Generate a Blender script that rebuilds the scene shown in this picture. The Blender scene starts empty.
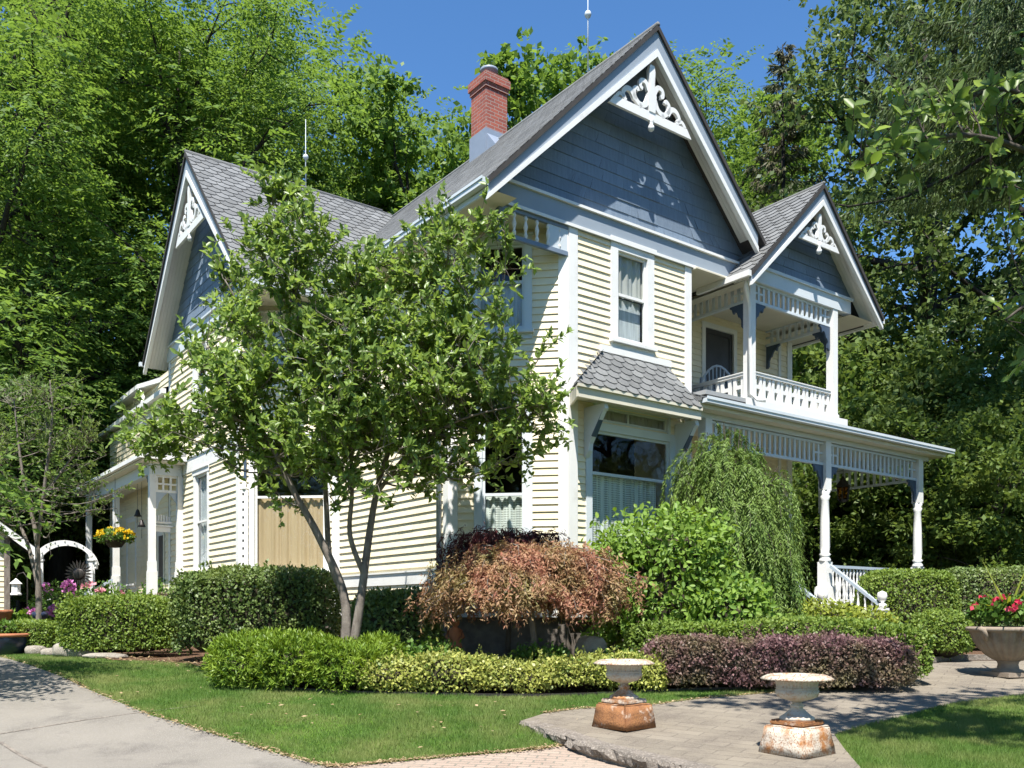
import bpy, bmesh, math, random
import numpy as np
from mathutils import Vector, Matrix, Euler
SC = bpy.context.scene
COL = SC.collection
PI = math.pi
rng = np.random.default_rng(7)
random.seed(7)

# ------------------------------------------------------------------ helpers
EYE = 1.35
FPX = 886.82
HORIZON = 612.0
def smooth(a, b, t):
    t = np.clip((np.asarray(t, float) - a) / (b - a), 0, 1)
    return t * t * (3 - 2 * t)
def rise(x, y=None):
    y = x if y is None else y
    return 0.5 * smooth(7, 17, y)
def G(x, y):
    """height of the ground"""
    cx = 0.1 + (10.9 - np.asarray(y, float)) * 0.447
    low = (1 - smooth(8.6, 10.6, y)) * (1 - smooth(cx, cx + 0.5, x))
    return rise(y) - 0.13 * low
def gp(px, py, f=None):
    """world point of the ground seen in the direction of a pixel (used to lay out the plan)"""
    f = f or G
    lo, hi = 3.0, 90.0
    for _ in range(60):
        m = (lo + hi) / 2
        x = (px - 512) / FPX * m
        if (EYE - float(f(x, m))) * FPX / m > py - HORIZON: lo = m
        else: hi = m
    return ((px - 512) / FPX * lo, lo)
def PX(px, Y): return (px - 512) / FPX * Y
def PZ(py, Y): return EYE + (HORIZON - py) / FPX * Y

class MB:
    """collects faces, builds ONE mesh object"""
    def __init__(s): s.v = []; s.f = []; s.m = []; s.sm = []
    def add(s, vs, fs, mi=0, smooth_=False):
        o = len(s.v); s.v += [tuple(p) for p in vs]
        for f in fs:
            s.f.append([i + o for i in f]); s.m.append(mi); s.sm.append(smooth_)
    def quad(s, a, b, c, d, mi=0): s.add([a, b, c, d], [(0, 1, 2, 3)], mi)
    def poly(s, pts, mi=0): s.add(pts, [tuple(range(len(pts)))], mi)
    def box(s, x0, x1, y0, y1, z0, z1, mi=0):
        v = [(x0,y0,z0),(x1,y0,z0),(x1,y1,z0),(x0,y1,z0),(x0,y0,z1),(x1,y0,z1),(x1,y1,z1),(x0,y1,z1)]
        s.add(v, [(0,3,2,1),(4,5,6,7),(0,1,5,4),(1,2,6,5),(2,3,7,6),(3,0,4,7)], mi)
    def bar(s, p, q, w, d, up=(0,0,1), mi=0):
        p = Vector(p); q = Vector(q); t = (q - p).normalized(); up = Vector(up)
        a = t.cross(up)
        if a.length < 1e-4: a = t.cross(Vector((1,0,0)))
        a.normalize(); b = a.cross(t).normalized(); a = a * w / 2; b = b * d / 2
        v = [p-a-b, p+a-b, p+a+b, p-a+b, q-a-b, q+a-b, q+a+b, q-a+b]
        s.add(v, [(0,1,2,3),(7,6,5,4),(0,4,5,1),(1,5,6,2),(2,6,7,3),(3,7,4,0)], mi)
    def tube(s, pts, rad, n=8, mi=0, cap=True):
        pts = [Vector(p) for p in pts]; N = len(pts)
        if not hasattr(rad, '__len__'): rad = [rad] * N
        vs = []; ref = Vector((0.13, 0.21, 1)).normalized()
        for i, p in enumerate(pts):
            t = (pts[min(i+1, N-1)] - pts[max(i-1, 0)]).normalized()
            a = t.cross(ref)
            if a.length < 0.05: a = t.cross(Vector((1, 0, 0)))
            a.normalize(); b = t.cross(a).normalized()
            for k in range(n):
                an = 2 * PI * k / n
                vs.append(p + (a * math.cos(an) + b * math.sin(an)) * rad[i])
        fs = [(i*n+k, i*n+(k+1) % n, (i+1)*n+(k+1) % n, (i+1)*n+k) for i in range(N-1) for k in range(n)]
        if cap: fs += [tuple(range(n))[::-1], tuple((N-1)*n+k for k in range(n))]
        s.add(vs, fs, mi, True)
    def lathe(s, prof, c=(0,0,0), n=24, mi=0, mod=None, rot=0.0):
        vs = []; N = len(prof)
        for i, (r, z) in enumerate(prof):
            for k in range(n):
                an = 2*PI*k/n + rot
                rr = r * (mod(i, an) if mod else 1)
                vs.append((c[0] + rr*math.cos(an), c[1] + rr*math.sin(an), c[2] + z))
        fs = [(i*n+k, i*n+(k+1) % n, (i+1)*n+(k+1) % n, (i+1)*n+k) for i in range(N-1) for k in range(n)]
        fs += [tuple(range(n))[::-1], tuple((N-1)*n+k for k in range(n))]
        s.add(vs, fs, mi, n > 8)
    def prism(s, pts, fn, d0, d1, mi=0):
        """2-D outline pts put in space by fn(a, b, depth), between depths d0 and d1"""
        n = len(pts)
        vs = [fn(a, b, d0) for a, b in pts] + [fn(a, b, d1) for a, b in pts]
        s.add(vs, [tuple(range(n)), tuple(range(2*n-1, n-1, -1))] + [(i, (i+1) % n + 0, (i+1) % n + n, i+n)[::-1] for i in range(n)], mi)
    def ribbon(s, pts, fn, w, d0, d1, mi=0, sub=5):
        """flat sawn scroll of width w along a smooth 2-D path"""
        P = catmull(pts, sub); N = len(P); vs = []
        for i, p in enumerate(P):
            a = P[max(i-1, 0)]; b = P[min(i+1, N-1)]
            tx, ty = b[0]-a[0], b[1]-a[1]; l = math.hypot(tx, ty) or 1
            ww = (w(i/(N-1)) if callable(w) else w) / 2
            nx, ny = -ty/l*ww, tx/l*ww
            for (q, d) in (((p[0]+nx, p[1]+ny), d0), ((p[0]-nx, p[1]-ny), d0), ((p[0]-nx, p[1]-ny), d1), ((p[0]+nx, p[1]+ny), d1)):
                vs.append(fn(q[0], q[1], d))
        fs = []
        for i in range(N-1):
            o = i*4
            for k in range(4): fs.append((o+k, o+(k+1) % 4, o+4+(k+1) % 4, o+4+k))
        fs += [(3, 2, 1, 0), (4*N-4, 4*N-3, 4*N-2, 4*N-1)]
        s.add(vs, fs, mi)
    def build(s, name, mats, parent=None, dz=0.0, loc=None, fixn=True):
        me = bpy.data.meshes.new(name)
        me.from_pydata([(x, y, z - dz) for x, y, z in s.v], [], s.f)
        if not isinstance(mats, (list, tuple)): mats = [mats]
        for m in mats: me.materials.append(m)
        me.polygons.foreach_set('material_index', s.m)
        me.polygons.foreach_set('use_smooth', s.sm)
        if fixn:
            bm = bmesh.new(); bm.from_mesh(me)
            bmesh.ops.recalc_face_normals(bm, faces=bm.faces); bm.to_mesh(me); bm.free()
        me.update()
        o = bpy.data.objects.new(name, me); COL.objects.link(o)
        if loc is not None: o.location = loc
        if parent is not None: o.parent = parent
        return o
def catmull(P, sub):
    P = [tuple(p) for p in P]
    if len(P) < 3: return P
    Q = [P[0]] + P + [P[-1]]; out = []
    for i in range(1, len(Q)-2):
        p0, p1, p2, p3 = Q[i-1:i+3]
        for k in range(sub):
            t = k / sub
            out.append(tuple(0.5*((2*b) + (-a+c)*t + (2*a-5*b+4*c-d)*t*t + (-a+3*b-3*c+d)*t**3) for a, b, c, d in zip(p0, p1, p2, p3)))
    out.append(P[-1]); return out

def tag(o, label=None, cat=None, group=None, kind=None):
    if label: o['label'] = label
    if cat: o['category'] = cat
    if group: o['group'] = group
    if kind: o['kind'] = kind
    return o
def thing(name, label, cat, loc=(0,0,0), rz=0.0, group=None):
    o = bpy.data.objects.new(name, None); COL.objects.link(o)
    o.location = loc; o.rotation_euler = (0, 0, rz); o.empty_display_size = 0.3
    return tag(o, label, cat, group)
def copy_thing(src, loc, rz=0.0, scale=1.0, label=None, group=None):
    r = src.copy(); COL.objects.link(r); r.location = loc; r.rotation_euler = (0, 0, rz)
    r.scale = (scale,)*3 if not hasattr(scale, '__len__') else scale
    if label: r['label'] = label
    if group: r['group'] = group
    for ch in list(src.children):
        c = ch.copy(); COL.objects.link(c); c.parent = r
        for g in list(ch.children):
            d = g.copy(); COL.objects.link(d); d.parent = c
    return r

# ------------------------------------------------------------------ materials
def newmat(name):
    m = bpy.data.materials.new(name); m.use_nodes = True
    nt = m.node_tree; nt.nodes.clear()
    out = nt.nodes.new('ShaderNodeOutputMaterial')
    return m, nt, out
def nd(nt, t, **kw):
    n = nt.nodes.new(t)
    for k, v in kw.items():
        if k in n.inputs.keys() if isinstance(k, str) else False: n.inputs[k].default_value = v
        else: setattr(n, k, v)
    return n
def c4(c): return (c[0], c[1], c[2], 1)
def noise_fac(nt, scale, detail=4, rough=0.55, lo=0.3, hi=0.7, vec=None, stretch=None):
    tc = nt.nodes.new('ShaderNodeTexCoord'); v = tc.outputs['Object']
    if stretch:
        mp = nt.nodes.new('ShaderNodeMapping'); mp.inputs['Scale'].default_value = stretch
        nt.links.new(v, mp.inputs['Vector']); v = mp.outputs['Vector']
    n = nt.nodes.new('ShaderNodeTexNoise'); n.inputs['Scale'].default_value = scale
    n.inputs['Detail'].default_value = detail; n.inputs['Roughness'].default_value = rough
    nt.links.new(v, n.inputs['Vector'])
    mr = nt.nodes.new('ShaderNodeMapRange'); mr.inputs['From Min'].default_value = lo; mr.inputs['From Max'].default_value = hi
    nt.links.new(n.outputs['Fac'], mr.inputs['Value'])
    return mr.outputs['Result'], n.outputs['Fac']
def mixc(nt, fac, a, b):
    m = nt.nodes.new('ShaderNodeMix'); m.data_type = 'RGBA'
    if hasattr(fac, 'links') or not isinstance(fac, (int, float)): nt.links.new(fac, m.inputs[0])
    else: m.inputs[0].default_value = fac
    for i, c in ((6, a), (7, b)):
        if isinstance(c, (tuple, list)): m.inputs[i].default_value = c4(c)
        else: nt.links.new(c, m.inputs[i])
    return m.outputs[2]
def pmat(name, c1, c2=None, scale=3.0, rough=0.6, bump=0.0, bscale=60.0, spec=0.4, dirt=None, dirt_scale=1.3, dirt_lo=0.55, dirt_hi=0.75, stretch=None, metal=0.0, speck=None, speck_scale=150.0, island=0.0):
    m, nt, out = newmat(name)
    b = nt.nodes.new('ShaderNodeBsdfPrincipled'); nt.links.new(b.outputs[0], out.inputs[0])
    b.inputs['Roughness'].default_value = rough; b.inputs['Specular IOR Level'].default_value = spec; b.inputs['Metallic'].default_value = metal
    c2 = c2 or tuple(x*0.86 for x in c1)
    f, _ = noise_fac(nt, scale, stretch=stretch); col = mixc(nt, f, c1, c2)
    if dirt:
        f2, _ = noise_fac(nt, dirt_scale, 8, 0.68, dirt_lo, dirt_hi); col = mixc(nt, f2, col, dirt)
    if speck:
        f3, _ = noise_fac(nt, speck_scale, 2, 0.6, 0.52, 0.66); col = mixc(nt, f3, col, speck)
    if island:
        g = nt.nodes.new('ShaderNodeNewGeometry'); h = nt.nodes.new('ShaderNodeHueSaturation'); mr = nt.nodes.new('ShaderNodeMapRange')
        mr.inputs['To Min'].default_value = 1-island; mr.inputs['To Max'].default_value = 1+island*0.6; nt.links.new(g.outputs['Random Per Island'], mr.inputs['Value']); nt.links.new(mr.outputs[0], h.inputs['Value']); nt.links.new(col, h.inputs['Color']); col = h.outputs[0]
    nt.links.new(col, b.inputs['Base Color'])
    if bump:
        _, h = noise_fac(nt, bscale, 5, 0.6)
        bp = nt.nodes.new('ShaderNodeBump'); bp.inputs['Strength'].default_value = bump; bp.inputs['Distance'].default_value = 0.02
        nt.links.new(h, bp.inputs['Height']); nt.links.new(bp.outputs[0], b.inputs['Normal'])
    return m
def leafmat(name, ca, cb, cc=None, trans=0.35, rough=0.5, nscale=0.5, spec=0.25):
    """leaf: every leaf (mesh island) has its own shade; larger patches shift hue; light comes through"""
    m, nt, out = newmat(name)
    g = nt.nodes.new('ShaderNodeNewGeometry')
    col = mixc(nt, g.outputs['Random Per Island'], ca, cb)
    if cc:
        f, _ = noise_fac(nt, nscale, 3, 0.6, 0.42, 0.68); col = mixc(nt, f, col, cc)
    b = nt.nodes.new('ShaderNodeBsdfPrincipled'); b.inputs['Roughness'].default_value = rough; b.inputs['Specular IOR Level'].default_value = spec
    nt.links.new(col, b.inputs['Base Color'])
    t = nt.nodes.new('ShaderNodeBsdfTranslucent')
    hs = nt.nodes.new('ShaderNodeHueSaturation'); hs.inputs['Hue'].default_value = 0.485; hs.inputs['Saturation'].default_value = 1.1; hs.inputs['Value'].default_value = 1.25
    nt.links.new(col, hs.inputs['Color']); nt.links.new(hs.outputs[0], t.inputs['Color'])
    mx = nt.nodes.new('ShaderNodeMixShader'); mx.inputs[0].default_value = trans
    nt.links.new(b.outputs[0], mx.inputs[1]); nt.links.new(t.outputs[0], mx.inputs[2]); nt.links.new(mx.outputs[0], out.inputs[0])
    return m

M = {}
M['cream'] = pmat('cream_siding_paint', (0.82, 0.735, 0.545), (0.76, 0.67, 0.475), 1.2, 0.55, 0.05, 80, dirt=(0.50, 0.45, 0.34), dirt_scale=2.2, dirt_lo=0.56, dirt_hi=0.88)
M['white'] = pmat('white_trim_paint', (0.76, 0.755, 0.73), (0.69, 0.69, 0.67), 1.5, 0.5, 0.05, 40, dirt=(0.50, 0.48, 0.43), dirt_scale=3, dirt_lo=0.58, dirt_hi=0.9)
M['gray'] = pmat('grey_blue_trim_paint', (0.40, 0.46, 0.52), (0.36, 0.42, 0.48), 1.5, 0.5, 0.03, 60, dirt=(0.3, 0.33, 0.36), dirt_scale=3, dirt_lo=0.6, dirt_hi=0.9)
M['gray_in_shade'] = pmat('blue_grey_valance_in_shade', (0.17, 0.22, 0.29), (0.15, 0.195, 0.26), 2, 0.5)  # blue-grey paint, darkened for the bargeboard's shade on the valance
M['barge'] = pmat('light_blue_grey_barge_paint', (0.29, 0.335, 0.385), (0.26, 0.305, 0.355), 1.5, 0.5, 0.03, 60, dirt=(0.33, 0.37, 0.41), dirt_scale=3, dirt_lo=0.6, dirt_hi=0.9)
M['pale'] = pmat('pale_grey_trim_paint', (0.60, 0.645, 0.67), (0.55, 0.60, 0.63), 1.5, 0.5, 0.03, 60)
M['navy'] = pmat('dark_blue_bracket_paint', (0.055, 0.085, 0.13), (0.045, 0.07, 0.11), 2, 0.5)
M['blue'] = pmat('slate_blue_shingle_paint', (0.18, 0.23, 0.295), (0.14, 0.187, 0.25), 5, 0.6, 0.2, 25, stretch=(6, 6, 0.7), island=0.14)
M['soffit'] = pmat('soffit_paint', (0.74, 0.72, 0.66), (0.68, 0.66, 0.60), 2, 0.6)
M['roof'] = pmat('asphalt_shingle', (0.175, 0.18, 0.18), (0.125, 0.13, 0.132), 4.5, 0.9, 0.3, 220, 0.2, speck=(0.24, 0.24, 0.238), speck_scale=190, island=0.22, dirt=(0.12, 0.12, 0.11), dirt_scale=0.9, dirt_lo=0.52, dirt_hi=0.8)
M['edge'] = pmat('dark_roof_edge', (0.035, 0.032, 0.03), (0.05, 0.045, 0.042), 5, 0.8)
M['flash'] = pmat('painted_flashing', (0.24, 0.28, 0.35), (0.2, 0.24, 0.3), 3, 0.45)
M['stone'] = pmat('foundation_stone', (0.20, 0.17, 0.14), (0.085, 0.075, 0.065), 4.5, 0.9, 0.6, 9)
M['dark'] = pmat('dark_opening', (0.03, 0.03, 0.032), (0.02, 0.02, 0.022), 2, 0.7)
M['iron'] = pmat('black_iron', (0.03, 0.03, 0.03), (0.05, 0.04, 0.035), 12, 0.5, metal=0.4)
M['deck'] = pmat('porch_floor_paint', (0.35, 0.36, 0.36), (0.28, 0.29, 0.29), 3, 0.6)
M['ceil'] = pmat('porch_ceiling_paint', (0.66, 0.62, 0.50), (0.6, 0.56, 0.45), 2, 0.6)
M['screen'] = pmat('door_screen', (0.045, 0.045, 0.05), (0.03, 0.03, 0.034), 4, 0.4)

def glassmat(name, ior=1.5, tint=(0.92, 0.95, 0.93)):
    m, nt, out = newmat(name)
    t = nt.nodes.new('ShaderNodeBsdfTransparent'); t.inputs[0].default_value = c4(tint)
    gl = nt.nodes.new('ShaderNodeBsdfGlossy'); gl.inputs['Roughness'].default_value = 0.02
    lw = nt.nodes.new('ShaderNodeLayerWeight'); lw.inputs['Blend'].default_value = 0.5
    pw = nt.nodes.new('ShaderNodeMath'); pw.operation = 'POWER'; pw.inputs[1].default_value = 4.0; nt.links.new(lw.outputs['Facing'], pw.inputs[0])
    fr = nt.nodes.new('ShaderNodeMath'); fr.operation = 'MULTIPLY_ADD'; fr.inputs[1].default_value = 0.85; fr.inputs[2].default_value = 0.045 * ior / 1.5; nt.links.new(pw.outputs[0], fr.inputs[0])
    _, h = noise_fac(nt, 1.3, 1, 0.3)
    bp = nt.nodes.new('ShaderNodeBump'); bp.inputs['Strength'].default_value = 0.05; bp.inputs['Distance'].default_value = 0.03
    nt.links.new(h, bp.inputs['Height']); nt.links.new(bp.outputs[0], gl.inputs['Normal'])
    mx = nt.nodes.new('ShaderNodeMixShader')
    nt.links.new(fr.outputs[0], mx.inputs[0]); nt.links.new(t.outputs[0], mx.inputs[1]); nt.links.new(gl.outputs[0], mx.inputs[2])
    nt.links.new(mx.outputs[0], out.inputs[0]); return m
M['glass'] = glassmat('window_glass', 1.5)
def curtainmat(name, c1, c2, lace=None):
    m, nt, out = newmat(name)
    b = nt.nodes.new('ShaderNodeBsdfPrincipled'); b.inputs['Roughness'].default_value = 0.9; b.inputs['Specular IOR Level'].default_value = 0.1
    f, _ = noise_fac(nt, 5, 3, 0.6, 0.3, 0.7, stretch=(3, 3, 0.25)); col = mixc(nt, f, c1, c2)
    nt.links.new(col, b.inputs['Base Color'])
    if lace:
        tc = nt.nodes.new('ShaderNodeTexCoord'); sep = nt.nodes.new('ShaderNodeSeparateXYZ'); nt.links.new(tc.outputs['Object'], sep.inputs[0])
        def mth(op, a, bb):
            n = nt.nodes.new('ShaderNodeMath'); n.operation = op
            for i, q in enumerate((a, bb)):
                if isinstance(q, (int, float)): n.inputs[i].default_value = q
                else: nt.links.new(q, n.inputs[i])
            return n.outputs[0]
        sx = mth('SINE', mth('MULTIPLY', mth('ADD', sep.outputs[0], sep.outputs[1]), 2*PI/lace), 0)
        sz = mth('SINE', mth('MULTIPLY', sep.outputs[2], 2*PI/lace), 0)
        k = mth('GREATER_THAN', mth('ADD', sx, sz), 0.25)
        tr = nt.nodes.new('ShaderNodeBsdfTransparent')
        mx = nt.nodes.new('ShaderNodeMixShader'); nt.links.new(mth('MULTIPLY', k, 0.5), mx.inputs[0])
        nt.links.new(b.outputs[0], mx.inputs[1]); nt.links.new(tr.outputs[0], mx.inputs[2]); nt.links.new(mx.outputs[0], out.inputs[0])
    else: nt.links.new(b.outputs[0], out.inputs[0])
    return m
M['curt_tan'] = curtainmat('tan_curtain', (0.50, 0.38, 0.245), (0.44, 0.33, 0.205))
M['curt_lace'] = curtainmat('lace_curtain', (0.74, 0.78, 0.75), (0.6, 0.65, 0.62), 0.04)
M['curt_gray'] = curtainmat('grey_blind', (0.46, 0.46, 0.44), (0.38, 0.38, 0.37))
M['curt_sheer'] = curtainmat('sheer_curtain', (0.6, 0.63, 0.66), (0.34, 0.37, 0.4))
def brickmat():
    m, nt, out = newmat('red_brick')
    b = nt.nodes.new('ShaderNodeBsdfPrincipled'); b.inputs['Roughness'].default_value = 0.85; nt.links.new(b.outputs[0], out.inputs[0])
    tc = nt.nodes.new('ShaderNodeTexCoord'); sep = nt.nodes.new('ShaderNodeSeparateXYZ'); nt.links.new(tc.outputs['Object'], sep.inputs[0])
    ad = nt.nodes.new('ShaderNodeMath'); nt.links.new(sep.outputs[0], ad.inputs[0]); nt.links.new(sep.outputs[1], ad.inputs[1])
    cb = nt.nodes.new('ShaderNodeCombineXYZ'); nt.links.new(ad.outputs[0], cb.inputs[0]); nt.links.new(sep.outputs[2], cb.inputs[1])
    br = nt.nodes.new('ShaderNodeTexBrick'); nt.links.new(cb.outputs[0], br.inputs['Vector'])
    br.inputs['Scale'].default_value = 1.0; br.inputs['Brick Width'].default_value = 0.21; br.inputs['Row Height'].default_value = 0.075; br.inputs['Mortar Size'].default_value = 0.006
    br.inputs['Color1'].default_value = (0.33, 0.085, 0.052, 1); br.inputs['Color2'].default_value = (0.22, 0.058, 0.042, 1); br.inputs['Mortar'].default_value = (0.30, 0.25, 0.22, 1)
    nt.links.new(br.outputs['Color'], b.inputs['Base Color'])
    bp = nt.nodes.new('ShaderNodeBump'); bp.inputs['Strength'].default_value = 0.6; bp.inputs['Distance'].default_value = 0.01; bp.invert = True
    nt.links.new(br.outputs['Fac'], bp.inputs['Height']); nt.links.new(bp.outputs[0], b.inputs['Normal'])
    return m
M['brick'] = brickmat()
# ------------------------------------------------------------------ the house
GZ = 0.42
HX, HY_ = 0.947, 15.0
HANG = math.atan2(0.5981955, 0.8013502)
H = thing('victorian_house', 'cream clapboard Victorian house with slate blue gables, white fretwork and grey shingle roofs', 'house', (HX, HY_, GZ), HANG)
def B(mb, name, mats, parent=None, **kw): return mb.build(name, mats, parent or H, dz=GZ, **kw)
def hw(u, v, z=0.0):
    c, s = math.cos(HANG), math.sin(HANG)
    return (HX + c*u - s*v, HY_ + s*u + c*v, z)

class Wall:
    def __init__(s, o, d):
        l = math.hypot(*d); s.o = o; s.d = (d[0]/l, d[1]/l); s.n = (s.d[1], -s.d[0]); s.ops = []
    def P(s, a, out, z): return (s.o[0] + s.d[0]*a + s.n[0]*out, s.o[1] + s.d[1]*a + s.n[1]*out, z)
    def fn(s): return lambda a, b, dep: s.P(a, dep, b)
    def box(s, mb, a0, a1, o0, o1, z0, z1, mi=0):
        v = [s.P(a0,o0,z0), s.P(a1,o0,z0), s.P(a1,o1,z0), s.P(a0,o1,z0), s.P(a0,o0,z1), s.P(a1,o0,z1), s.P(a1,o1,z1), s.P(a0,o1,z1)]
        mb.add(v, [(0,3,2,1),(4,5,6,7),(0,1,5,4),(1,2,6,5),(2,3,7,6),(3,0,4,7)], mi)
def clap(mb, W, s0, s1, z0, z1, pitch=0.125, t=0.024, lim=None, jit=0.0):
    z = z0
    while z < z1 - 1e-4:
        zb = min(z + pitch, z1); zm = (z + zb) / 2
        iv = [(s0, s1)]
        for (a0, a1, b0, b1) in W.ops:
            if b0 < zm < b1:
                nv = []
                for (p, q) in iv:
                    if a1 <= p or a0 >= q: nv.append((p, q)); continue
                    if p < a0: nv.append((p, a0))
                    if q > a1: nv.append((a1, q))
                iv = nv
        for (p, q) in iv:
            pl, ql, ph, qh = p, q, p, q
            if lim:
                a, b = lim(z); c, d = lim(zb)
                pl, ql, ph, qh = max(p, a), min(q, b), max(p, c), min(q, d)
                if ql <= pl: continue
                if qh < ph: qh = ph = (ph + qh) / 2
            k = int((ql - pl) / (0.45 if jit > 0.004 else 1.5)) if jit else 0
            cuts = [0] + sorted(random.uniform(0.12, 0.88) for _ in range(k)) + [1]
            for i in range(len(cuts) - 1):
                f0, f1 = cuts[i], cuts[i+1]; tt = t + random.uniform(-jit, jit)
                A0, A1 = pl + (ql-pl)*f0, pl + (ql-pl)*f1; C0, C1 = ph + (qh-ph)*f0, ph + (qh-ph)*f1
                mb.add([W.P(A0, tt, z), W.P(A1, tt, z), W.P(C1, 0.003, zb + 0.004), W.P(C0, 0.003, zb + 0.004), W.P(A0, 0, z), W.P(A1, 0, z)], [(0, 1, 2, 3), (4, 5, 1, 0)])
        z += pitch
def window(W, s0, s1, z0, z1, rail=None, c=0.11, curtain=None, cz=None, mull=None, frame='white', sill=True, cp=None, head=True):
    """sash window: casing > sash, pane, curtain, sill"""
    W.ops.append((s0 - c*0.5, s1 + c*0.5, z0 - 0.04, z1 + c*0.5))
    f = MB(); q = 0.045
    W.box(f, s0-c, s0, -0.07, 0.04, z0-0.02, z1+c); W.box(f, s1, s1+c, -0.07, 0.04, z0-0.02, z1+c)
    W.box(f, s0, s1, -0.07, 0.038, z1, z1+c)
    if head: W.box(f, s0-c-0.03, s1+c+0.03, -0.01, 0.075, z1+c, z1+c+0.035)
    fr = B(f, 'window', M[frame])
    if sill:
        g = MB(); W.box(g, s0-c-0.03, s1+c+0.03, -0.07, 0.10, z0-0.075, z0-0.022); W.box(g, s0-c, s1+c, -0.01, 0.034, z0-0.17, z0-0.077)
        B(g, 'sill', M[frame], fr)
    h = MB()
    W.box(h, s0, s0+q, -0.055, -0.012, z0, z1); W.box(h, s1-q, s1, -0.055, -0.012, z0, z1)
    W.box(h, s0+q, s1-q, -0.055, -0.012, z0, z0+q*1.3); W.box(h, s0+q, s1-q, -0.055, -0.012, z1-q, z1)
    if rail: W.box(h, s0+q, s1-q, -0.055, -0.005, rail-0.025, rail+0.025)
    if mull:
        for m_ in mull: W.box(h, m_-0.02, m_+0.02, -0.053, -0.01, z0+q*1.3, z1-q)
    B(h, 'sash', M['white' if frame != 'pale' else 'pale'], fr)
    p = MB(); p.quad(W.P(s0+0.01, -0.04, z0), W.P(s1-0.01, -0.04, z0), W.P(s1-0.01, -0.04, z1), W.P(s0+0.01, -0.04, z1))
    B(p, 'pane', M['glass'], fr, fixn=False)
    if curtain:
        k = MB(); n = max(24, int((s1 - s0) / 0.012)); a, b = cz or (z0, z1)
        ph = random.random() * 6; am = 0.016
        lo, hi = cp or (s0 - 0.05, s1 + 0.05)
        sx = [lo + (hi-lo)*i/n for i in range(n+1)]
        of = [-0.10 + am*math.sin(x*27 + ph + 1.5*math.sin(x*5)) + am*0.8*math.sin(x*53 + 2*ph + 2*math.sin(x*7)) for x in sx]
        vs = [W.P(x, o, a) for x, o in zip(sx, of)] + [W.P(x, o, b) for x, o in zip(sx, of)]
        k.add(vs, [(i, i+1, n+2+i, n+1+i) for i in range(n)], 0, True)
        B(k, 'curtain', M[curtain], fr, fixn=False)
    return fr

def shingles(mb, O, a, up, n, length, slope, lim=None, w=0.29, row=0.2, mi=0, lift=0.02):
    O = Vector(O); a = Vector(a).normalized(); up = Vector(up).normalized(); n = Vector(n).normalized()
    R = int(math.ceil(slope / row))
    for i in range(R):
        y0 = i*row - 0.03; y1 = min(y0 + row + 0.06, slope)
        lo, hi = lim(max(0, min(slope, y0 + row*0.5))) if lim else (0, length)
        j0 = int(math.floor(lo / w)) - 1
        for j in range(j0, int(hi / w) + 2):
            x0 = j*w + (i % 2)*w/2 + random.uniform(-.006, .006); x1 = x0 + w - 0.012
            if x1 < lo + 0.02 or x0 > hi - 0.02: continue
            dy = random.uniform(-0.006, 0.006)
            pts = [(x0, y1), (x0, y0 + 0.075), (x0 + w*0.16, y0 + 0.022 + dy), (x0 + w*0.48, y0 + dy), (x0 + w*0.8, y0 + 0.022 + dy), (x1, y0 + 0.075), (x1, y1)]
            pts = [(min(max(x, lo), hi), y) for x, y in pts]
            def L(p): return 0.008 + lift * max(0.0, min(1, (y1 - p[1]) / (y1 - y0)))
            top = [O + a*p[0] + up*p[1] + n*L(p) for p in pts]
            bot = [O + a*p[0] + up*p[1] + n*0.001 for p in pts[1:6]]
            mb.add(top + bot, [tuple(range(7))] + [(k+1, 7+k, 8+k, k+2) for k in range(4)], mi)

# --- walls and windows
ZB = 1.32
Wf = Wall((0, 0), (1, 0))
window(Wf, 0.52, 2.45, 1.85, 4.50, 3.76, 0.14, 'curt_lace', (1.85, 3.74), frame='pale', head=False, cp=(0.5, 2.2))
window(Wf, 0.62, 2.40, 4.66, 4.93, None, 0.06, 'curt_gray', mull=(1.42,), frame='pale', sill=False, head=False)
window(Wf, 1.13, 1.86, 6.17, 7.74, 6.98, 0.17, 'curt_gray', (6.98, 7.74))
k = MB(); Wf.box(k, 1.15, 1.84, -0.15, -0.14, 6.2, 6.97); B(k, 'curtain', M['curt_sheer'])
Wc = Wall((-1.45, 1.45), (1, -1))
LC = 2.05
window(Wc, 0.58, 1.31, 2.0, 4.75, 3.36, 0.14, 'curt_lace', (2.0, 3.34), frame='pale')
window(Wc, 0.50, 1.31, 6.17, 7.62, 6.98, 0.13, 'curt_sheer', (6.17, 6.98), frame='pale')
Ws = Wall((-1.45, 5.80), (0, -1)); LS = 4.35
Wk = Wall((-3.05, 7.22), (1.60, -1.42)); LK = math.hypot(1.60, 1.42)
window(Wk, 0.33, 1.86, 2.22, 5.0, 3.80, 0.12, 'curt_tan', (2.22, 3.8))
window(Wk, 0.6, 1.55, 6.2, 7.6, 6.95, 0.12, 'curt_sheer')
Ww = Wall((-3.05, 12.4), (0, -1)); LW = 5.18
window(Ww, 2.2, 3.1, 2.35, 4.62, 3.5, 0.12, 'curt_sheer', (2.35, 4.62))
window(Ww, 2.15, 2.95, 6.1, 7.70, 6.9, 0.12, 'curt_sheer', (6.1, 6.9))
def wallpart(name, W, L, z0, z1, pitch, base=True):
    mb = MB(); clap(mb, W, 0, L, z0, z1, pitch, 0.025 if pitch < 0.13 else 0.034, jit=0.0025); return B(mb, name, M['cream'])
wallpart('front_wall', Wf, 3.03, ZB, 7.9, 0.124)
wallpart('corner_wall', Wc, LC, ZB, 7.9, 0.124)
wallpart('side_wall', Ws, LS, ZB, 8.0, 0.14)
wallpart('corner_wall', Wk, LK, ZB, 7.9, 0.14)
wallpart('side_wall', Ww, LW, ZB, 7.9, 0.147)
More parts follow.
